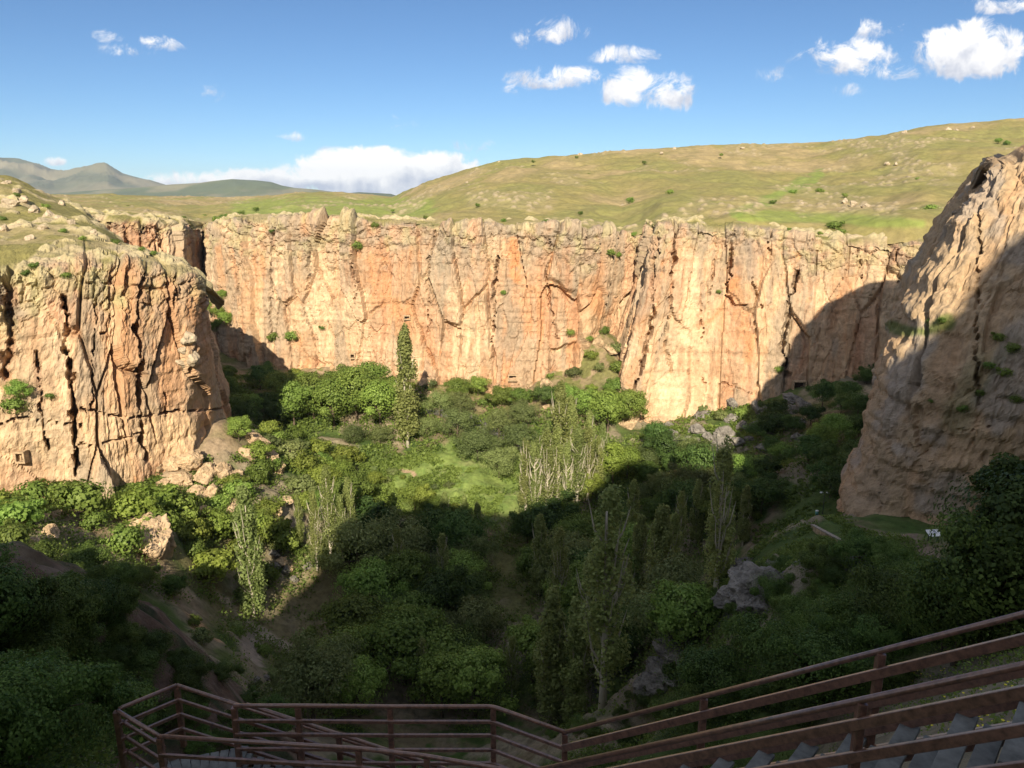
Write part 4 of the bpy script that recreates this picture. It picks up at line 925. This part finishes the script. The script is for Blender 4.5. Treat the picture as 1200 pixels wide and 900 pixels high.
# ------------------------------------------------------------------ railings, stairs and walkway
ZR, ZF = -7.6, -8.66
def post_at(run, p, top, h, w=.085):
    mb = MB(); mb.bar((p[0], p[1], top-h), (p[0], p[1], top-.03), w, w, up=(0, 1, 0)); mb.build('post', MAT['rail'], run)
def railing(name, label, pts, posts, offs, bw, bh, h=1.12, round_top=True, tr=.032, side=0.055):
    """pts: 3-d line of the top rail; posts: positions along it (0..n-1); offs: drop of each lower rail below the top rail"""
    r = empty(name, (0, 0, 0)); tag(r, label, 'railing', 'brown metal railings')
    P = [np.array(p, float) for p in pts]
    def rnd(P):                       # ease the corners of the tube
        out = [P[0]]
        for a, b, c in zip(P[:-2], P[1:-1], P[2:]):
            d0 = (a-b)/np.linalg.norm(a-b); d1 = (c-b)/np.linalg.norm(c-b); e = .09
            for t in (0, .33, .66, 1): out.append((b+d0*e)*(1-t)**2 + 2*b*t*(1-t) + (b+d1*e)*t*t)
        return out+[P[-1]]
    mb = MB(); mb.tube(rnd(P), tr, 10); mb.build('top_rail', MAT['rail'], r, True)
    for o in offs:
        m = MB()
        for a, b in zip(P[:-1], P[1:]):
            d = b-a; n = np.array([d[1], -d[0], 0]); n /= np.linalg.norm(n)+1e-9
            sh = n*side + np.array([0, 0, -o-bh/2]); m.bar(a+sh, b+sh, bw, bh)
        m.build('rail', MAT['rail'], r)
    for t in posts:
        k = min(int(t), len(P)-2); p = P[k]+(P[k+1]-P[k])*(t-k); post_at(r, p, p[2], h)
    return r
def PT(px, py, z):                   # picture point at a known height
    Y = z/slope_of(py); return W(px, py, Y)
A, B_, Cc = PT(207,803,ZR), PT(136,832,ZR), PT(187,863,ZR)
D, G_, H_ = PT(274,827,ZR), PT(578,828,ZR), PT(662,858,ZR)
E_, F_ = PT(349,827,ZR), PT(457,828,ZR)
K_ = PT(500,886,ZR)
sd = np.array([.755, -.656, .76]); SL = 7.6
def along(px, o=np.zeros(3)):        # how far up the stair the rail crosses picture column px
    L = np.linspace(0, 9, 900); q = (H_+o)[None]+sd[None]*L[:, None]; return float(L[np.argmin(np.abs(proj(q)[0]-px))])
IN = np.array([-.656, -.755, 0])*1.12
L2, L3 = along(825), along(1033)
R_end = H_+sd*SL
railing('stair_railing', 'brown railing rising to the right along the outer side of the wooden stair', [H_, R_end], [L2/SL, L3/SL, (2*L3-L2)/SL], [.19, .53, .86], .042, .10, 1.2)
near0 = H_+IN+np.array([0, 0, 0])
railing('stair_railing', 'brown railing nearest the camera along the inner side of the wooden stair', [near0+sd*.15, near0+sd*SL], [.02, along(1001, IN)/SL, .82], [.17, .52, .88], .042, .10, 1.2)
def seg(P, q): return [float(q)]
railing('walkway_railing', 'level brown railing with five posts along the outer edge of the walkway', [D, E_, F_, G_, H_], [0, 1, 2, 3, 4], [.20, .44, .70, .94], .04, .055)
railing('walkway_railing', 'brown inner walkway railing running from the platform corner towards the stair foot', [Cc, PT(420,877,ZR), K_, near0+sd*.15], [0, 1.0, 2.0], [.24, .48, .72], .04, .055)
railing('platform_railing', 'short brown railing around the left end of the timber platform', [Cc+np.array([0,.0,0]), B_, A], [1.0], [.20, .46, .72], .04, .055)
dn = np.array([1., .04, -.42]); DL = 5.6
railing('descending_railing', 'brown railing sloping down to the right behind the level walkway railing', [A, A+dn*DL], [0.0, .33, .66], [.19, .45, .72], .04, .05)
o2 = np.array([.95, -.42, -.02])
railing('descending_railing', 'lower brown railing sloping down beneath the level walkway railing', [D+np.array([.15,.1,-.05]), D+np.array([.15,.1,-.05])+dn*4.6], [.3, .7], [.24, .5, .76], .04, .05)
# walkway and platform planks
def planks(name, label, quad, n, th=.045):
    r = empty(name, (0, 0, 0)); tag(r, label, 'walkway'); a, b, c, d = [np.array(q, float) for q in quad]
    for i in range(n):
        t0, t1 = i/n+.012, (i+1)/n-.012; t = (t0+t1)/2; p = a+(b-a)*t; q = d+(c-d)*t; w = float(np.linalg.norm((b-a))/n)*.86
        j = float(RNG.uniform(-.01, .01)); m = MB(); m.bar(p+np.array([0, 0, -th/2+j*.4]), q+np.array([0, 0, -th/2+j*.4]), w, th); m.build('plank', MAT['wood'], r)
    for e0, e1 in ((a, b), (d, c)):
        m = MB(); m.bar(e0+np.array([0, 0, -.14]), e1+np.array([0, 0, -.14]), .06, .16); m.build('beam', MAT['rail'], r)
    return r
zf = lambda p: np.array([p[0], p[1], ZF])
planks('timber_platform', 'weathered grey plank platform inside the left end railing', [zf(B_)+[.05,0,0], zf(D)+[.0,.45,0], zf(D)+[.1,-.85,0], zf(Cc)+[0,-.05,0]], 12)
planks('timber_walkway', 'weathered grey plank walkway between the two level railings', [zf(D)+[.12,-.05,0], zf(G_)+[0,-.05,0], zf(K_)+[.55,.02,0], zf(D)+[.3,-.98,0]], 26)
planks('timber_landing', 'weathered grey plank landing at the foot of the right stair', [zf(G_)+[.04,-.06,0], zf(H_)+[0,-.02,0], zf(near0)+[.02,.0,0], zf(K_)+[.6,0,0]], 7)
def stair(name, label, p0, d, rise_run, wdir, width, n, run, two=True):
    r = empty(name, (0, 0, 0)); tag(r, label, 'stairs'); dh = np.array([d[0], d[1], 0.]); dh /= np.linalg.norm(dh)
    for i in range(n):
        for k in range(2):
            c = np.array(p0)+dh*(run*(i+.27+.5*k)) + np.array([0, 0, rise_run*run*(i+.5)]); e = .04*float(RNG.uniform(0, 1))+(.0 if k == 0 else .07)
            m = MB(); m.bar(c+wdir*e, c+wdir*width, run*.38, .05); m.build('tread', MAT['wood'], r)
    for w in (.02, width-.02):
        a = np.array(p0)+wdir*w+np.array([0, 0, -.2]); m = MB(); m.bar(a, a+dh*run*n+np.array([0, 0, rise_run*run*n]), .05, .2); m.build('stringer', MAT['rail'], r)
    return r
st0 = np.array([H_[0], H_[1], ZF])
hl = float(np.hypot(sd[0], sd[1]))
stair('wooden_stair', 'steep grey timber stair climbing to the right between two brown railings', st0, sd, sd[2]/hl, np.array([-.656, -.755, 0.]), 1.08, 15, .47)
stair('lower_stair', 'lower grey timber stair going down from the platform behind the walkway', zf(A)+[0.9, -.1, 0.], dn, dn[2], np.array([0, -1., 0.]), .5, 14, .3)

# ------------------------------------------------------------------ lamp, bin, sign, terrace wall
lp = hit(964, 602, 70, 140); lamp = empty('street_lamp', lp); tag(lamp, 'dark double-headed lamp post with white heads beside the big crag', 'street lamp')
m = MB(); m.tube([(0,0,-.3),(0,0,.5),(0,0,3.9)], [.11,.075,.055], 10); m.build('pole', MAT['metal_dark'], lamp, True)
m = MB(); m.tube([(0,0,0),(0,0,.12)], [.17,.13], 10); m.build('base', MAT['metal_dark'], lamp, True)
for s_ in (-1, 1):
    m = MB(); m.tube([(0,0,3.75),(s_*.18,0,4.0),(s_*.42,0,4.05),(s_*.55,0,3.98)], .028, 6); m.build('arm', MAT['metal_dark'], lamp, True)
    m = MB(); m.tube([(s_*.55,0,4.06),(s_*.55,0,4.02),(s_*.55,0,3.92),(s_*.55,0,3.88)], [.10,.24,.30,.28], 14); m.build('lamp_head', MAT['white'], lamp, True)
bp = hit(957, 604, 70, 140); bn = empty('litter_bin', bp); tag(bn, 'small teal litter bin with pale lid at the foot of the lamp post', 'bin')
m = MB(); m.tube([(0,0,.05),(0,0,.8)], [.24,.28], 14); m.build('body', MAT['teal'], bn, True)
m = MB(); m.tube([(0,0,.8),(0,0,.92),(0,0,.95)], [.30,.29,.1], 14); m.build('lid', MAT['white'], bn, True)
m = MB(); m.tube([(0,0,-.3),(0,0,.06)], .04, 8); m.build('stand', MAT['metal_dark'], bn, True)
sp = hit(1093, 634, 45, 80); sg = empty('information_board', sp, radians(12)); tag(sg, 'tilted white information board on two posts beside the path', 'sign')
m = MB(); m.bar((-.62,0,.78),(.62,0,.72),.75,.05, up=(0,-.45,.9)); m.build('panel', MAT['white'], sg)
for k, (x, w) in enumerate(((-.3,.28),(.12,.3))):
    for j in range(4 if k == 0 else 3):
        m = MB(); yy = .22-j*.13; m.bar((x-w/2, yy*.9, .75+.033+yy*.45), (x+w/2, yy*.9, .75+.033+yy*.45), .055, .006, up=(0,-.45,.9)); m.build('lettering', MAT['ink'], sg)
for x in (-.5, .5):
    m = MB(); m.tube([(x,0,-.3),(x,0,.72)], .035, 8); m.build('leg', MAT['metal_dark'], sg, True)
# low stone terrace wall with a hand rope
wp = [hit(x, y, 55, 105) for x, y in ((940,612),(952,619),(968,628),(985,637),(1004,645))]
tw = empty('stone_wall', (0,0,0)); tag(tw, 'low brown stone wall edging the terrace by the lamp', 'wall')
m = MB(); c = MB()
for a, b in zip(wp[:-1], wp[1:]):
    m.bar(a+np.array([0,0,-.35]), b+np.array([0,0,-.35]), .35, 1.5); c.bar(a+np.array([0,0,.45]), b+np.array([0,0,.45]), .45, .12)
m.build('wall_body', MAT['tan_rock'], tw); c.build('coping', MAT['concrete'], tw)

# ------------------------------------------------------------------ carved openings in the cliffs
def cave(Pn, px, py, w, h, label):
    p = patch_hit(Pn, px, py); r = empty('cave_opening', (p[0], p[1]-.6, p[2])); tag(r, label, 'cave opening')
    f = MB(); t = .35
    f.bar((-w/2-t,0,h/2+t/2),(w/2+t,0,h/2+t/2),1.6,t); f.bar((-w/2-t,0,-h/2-t/2),(w/2+t,0,-h/2-t/2),1.6,t)
    f.bar((-w/2-t/2,0,-h/2),(-w/2-t/2,0,h/2),t,1.6,up=(0,1,0)); f.bar((w/2+t/2,0,-h/2),(w/2+t/2,0,h/2),t,1.6,up=(0,1,0)); f.build('surround', MAT['tan_rock'], r)
    b = MB(); b.bar((-w/2,.55,0),(w/2,.55,0),.1,h); b.build('dark_back', MAT['cave'], r)  # near-black back panel stands in for the shade inside the opening
cave(BUTTE, 27, 533, 1.2, 1.6, 'square dark cave window low in the left cliff')
cave(BUTTE, 28, 579, 1.1, 1.2, 'small dark cave hole at the very foot of the left cliff')
cave(FAR, 601, 442, 2.2, 1.5, 'wide dark rock-cut opening above the trees in the far cliff')
cave(FAR, 652, 449, 1.0, 2.4, 'tall narrow rock-cut doorway near the poplars in the far cliff')
cave(BUT, 936, 452, 3.2, 2.6, 'large square rock-cut chamber in the shaded corner of the far buttress')
cave(FAR, 477, 371, 1.6, .9, 'tiny dark hole halfway up the far cliff above the tall poplar')
cave(FAR, 414, 416, 1.2, 1.2, 'small dark hole in the far cliff above the grove')

# ------------------------------------------------------------------ small flowers by the stair
def flowers():
    rng = np.random.default_rng(8); mb = MB(); k = 0
    for i in range(150):
        px = rng.uniform(1040, 1190) if i < 120 else rng.uniform(190, 260); py = rng.uniform(790, 880) if i < 120 else rng.uniform(850, 890)
        p = hit(px, py, 4, 30); z = rng.uniform(.15, .4); c = p+np.array([0, 0, z])
        mb.tube([c-np.array([0, 0, .012]), c+np.array([0, 0, .012])], [.008, .03], 6)
    tag(mb.build('wild_flowers', MAT['flower']), 'tiny yellow wild flowers in the grass by the stair', 'flowers', None, 'stuff')
flowers()
p = hit(58, 886, 6, 40); dl = empty('dandelion', p); tag(dl, 'white dandelion seed head in the dark grass at the lower left', 'flower')
m = MB(); m.tube([(0,0,-.1),(.01,0,.35)], .006, 6); m.build('stem', MAT['leaf'], dl, True)
bm = bmesh.new(); bmesh.ops.create_icosphere(bm, subdivisions=2, radius=.055)
for v in bm.verts: v.co.z += .38
me = bpy.data.meshes.new('seed_head'); bm.to_mesh(me); bm.free(); link('seed_head', me, dl, MAT['fluff'])

# ------------------------------------------------------------------ labels: count each group from the left
for key, (pat, cat, grp, items) in REG.items():
    items.sort(key=lambda t: t[0])
    for i, (_, o) in enumerate(items):
        tag(o, pat.format(o=WORDS[i] if i < len(WORDS) else 'thirty-' + WORDS[i-30]), cat, grp)

# ------------------------------------------------------------------ thin evening air
def haze():
    m = MB(); x, y0, y1, z0, z1 = 12500, -400, 12600, -130, 330
    m.add([(-x,y0,z0),(x,y0,z0),(x,y1,z0),(-x,y1,z0),(-x,y0,z1),(x,y0,z1),(x,y1,z1),(-x,y1,z1)], [(3,2,1,0),(4,5,6,7),(0,1,5,4),(1,2,6,5),(2,3,7,6),(3,0,4,7)])
    mat = bpy.data.materials.new('haze'); mat.use_nodes = True; nt = mat.node_tree; nt.nodes.clear()
    o = nt.nodes.new('ShaderNodeOutputMaterial'); v = nt.nodes.new('ShaderNodeVolumePrincipled'); v.inputs['Color'].default_value = (.62, .78, 1, 1)
    v.inputs['Density'].default_value = 3.8e-5; v.inputs['Anisotropy'].default_value = 0.0; nt.links.new(v.outputs[0], o.inputs['Volume'])
    tag(m.build('haze', mat), 'pale thin air that fades the far mountains', 'haze', None, 'stuff')
haze()
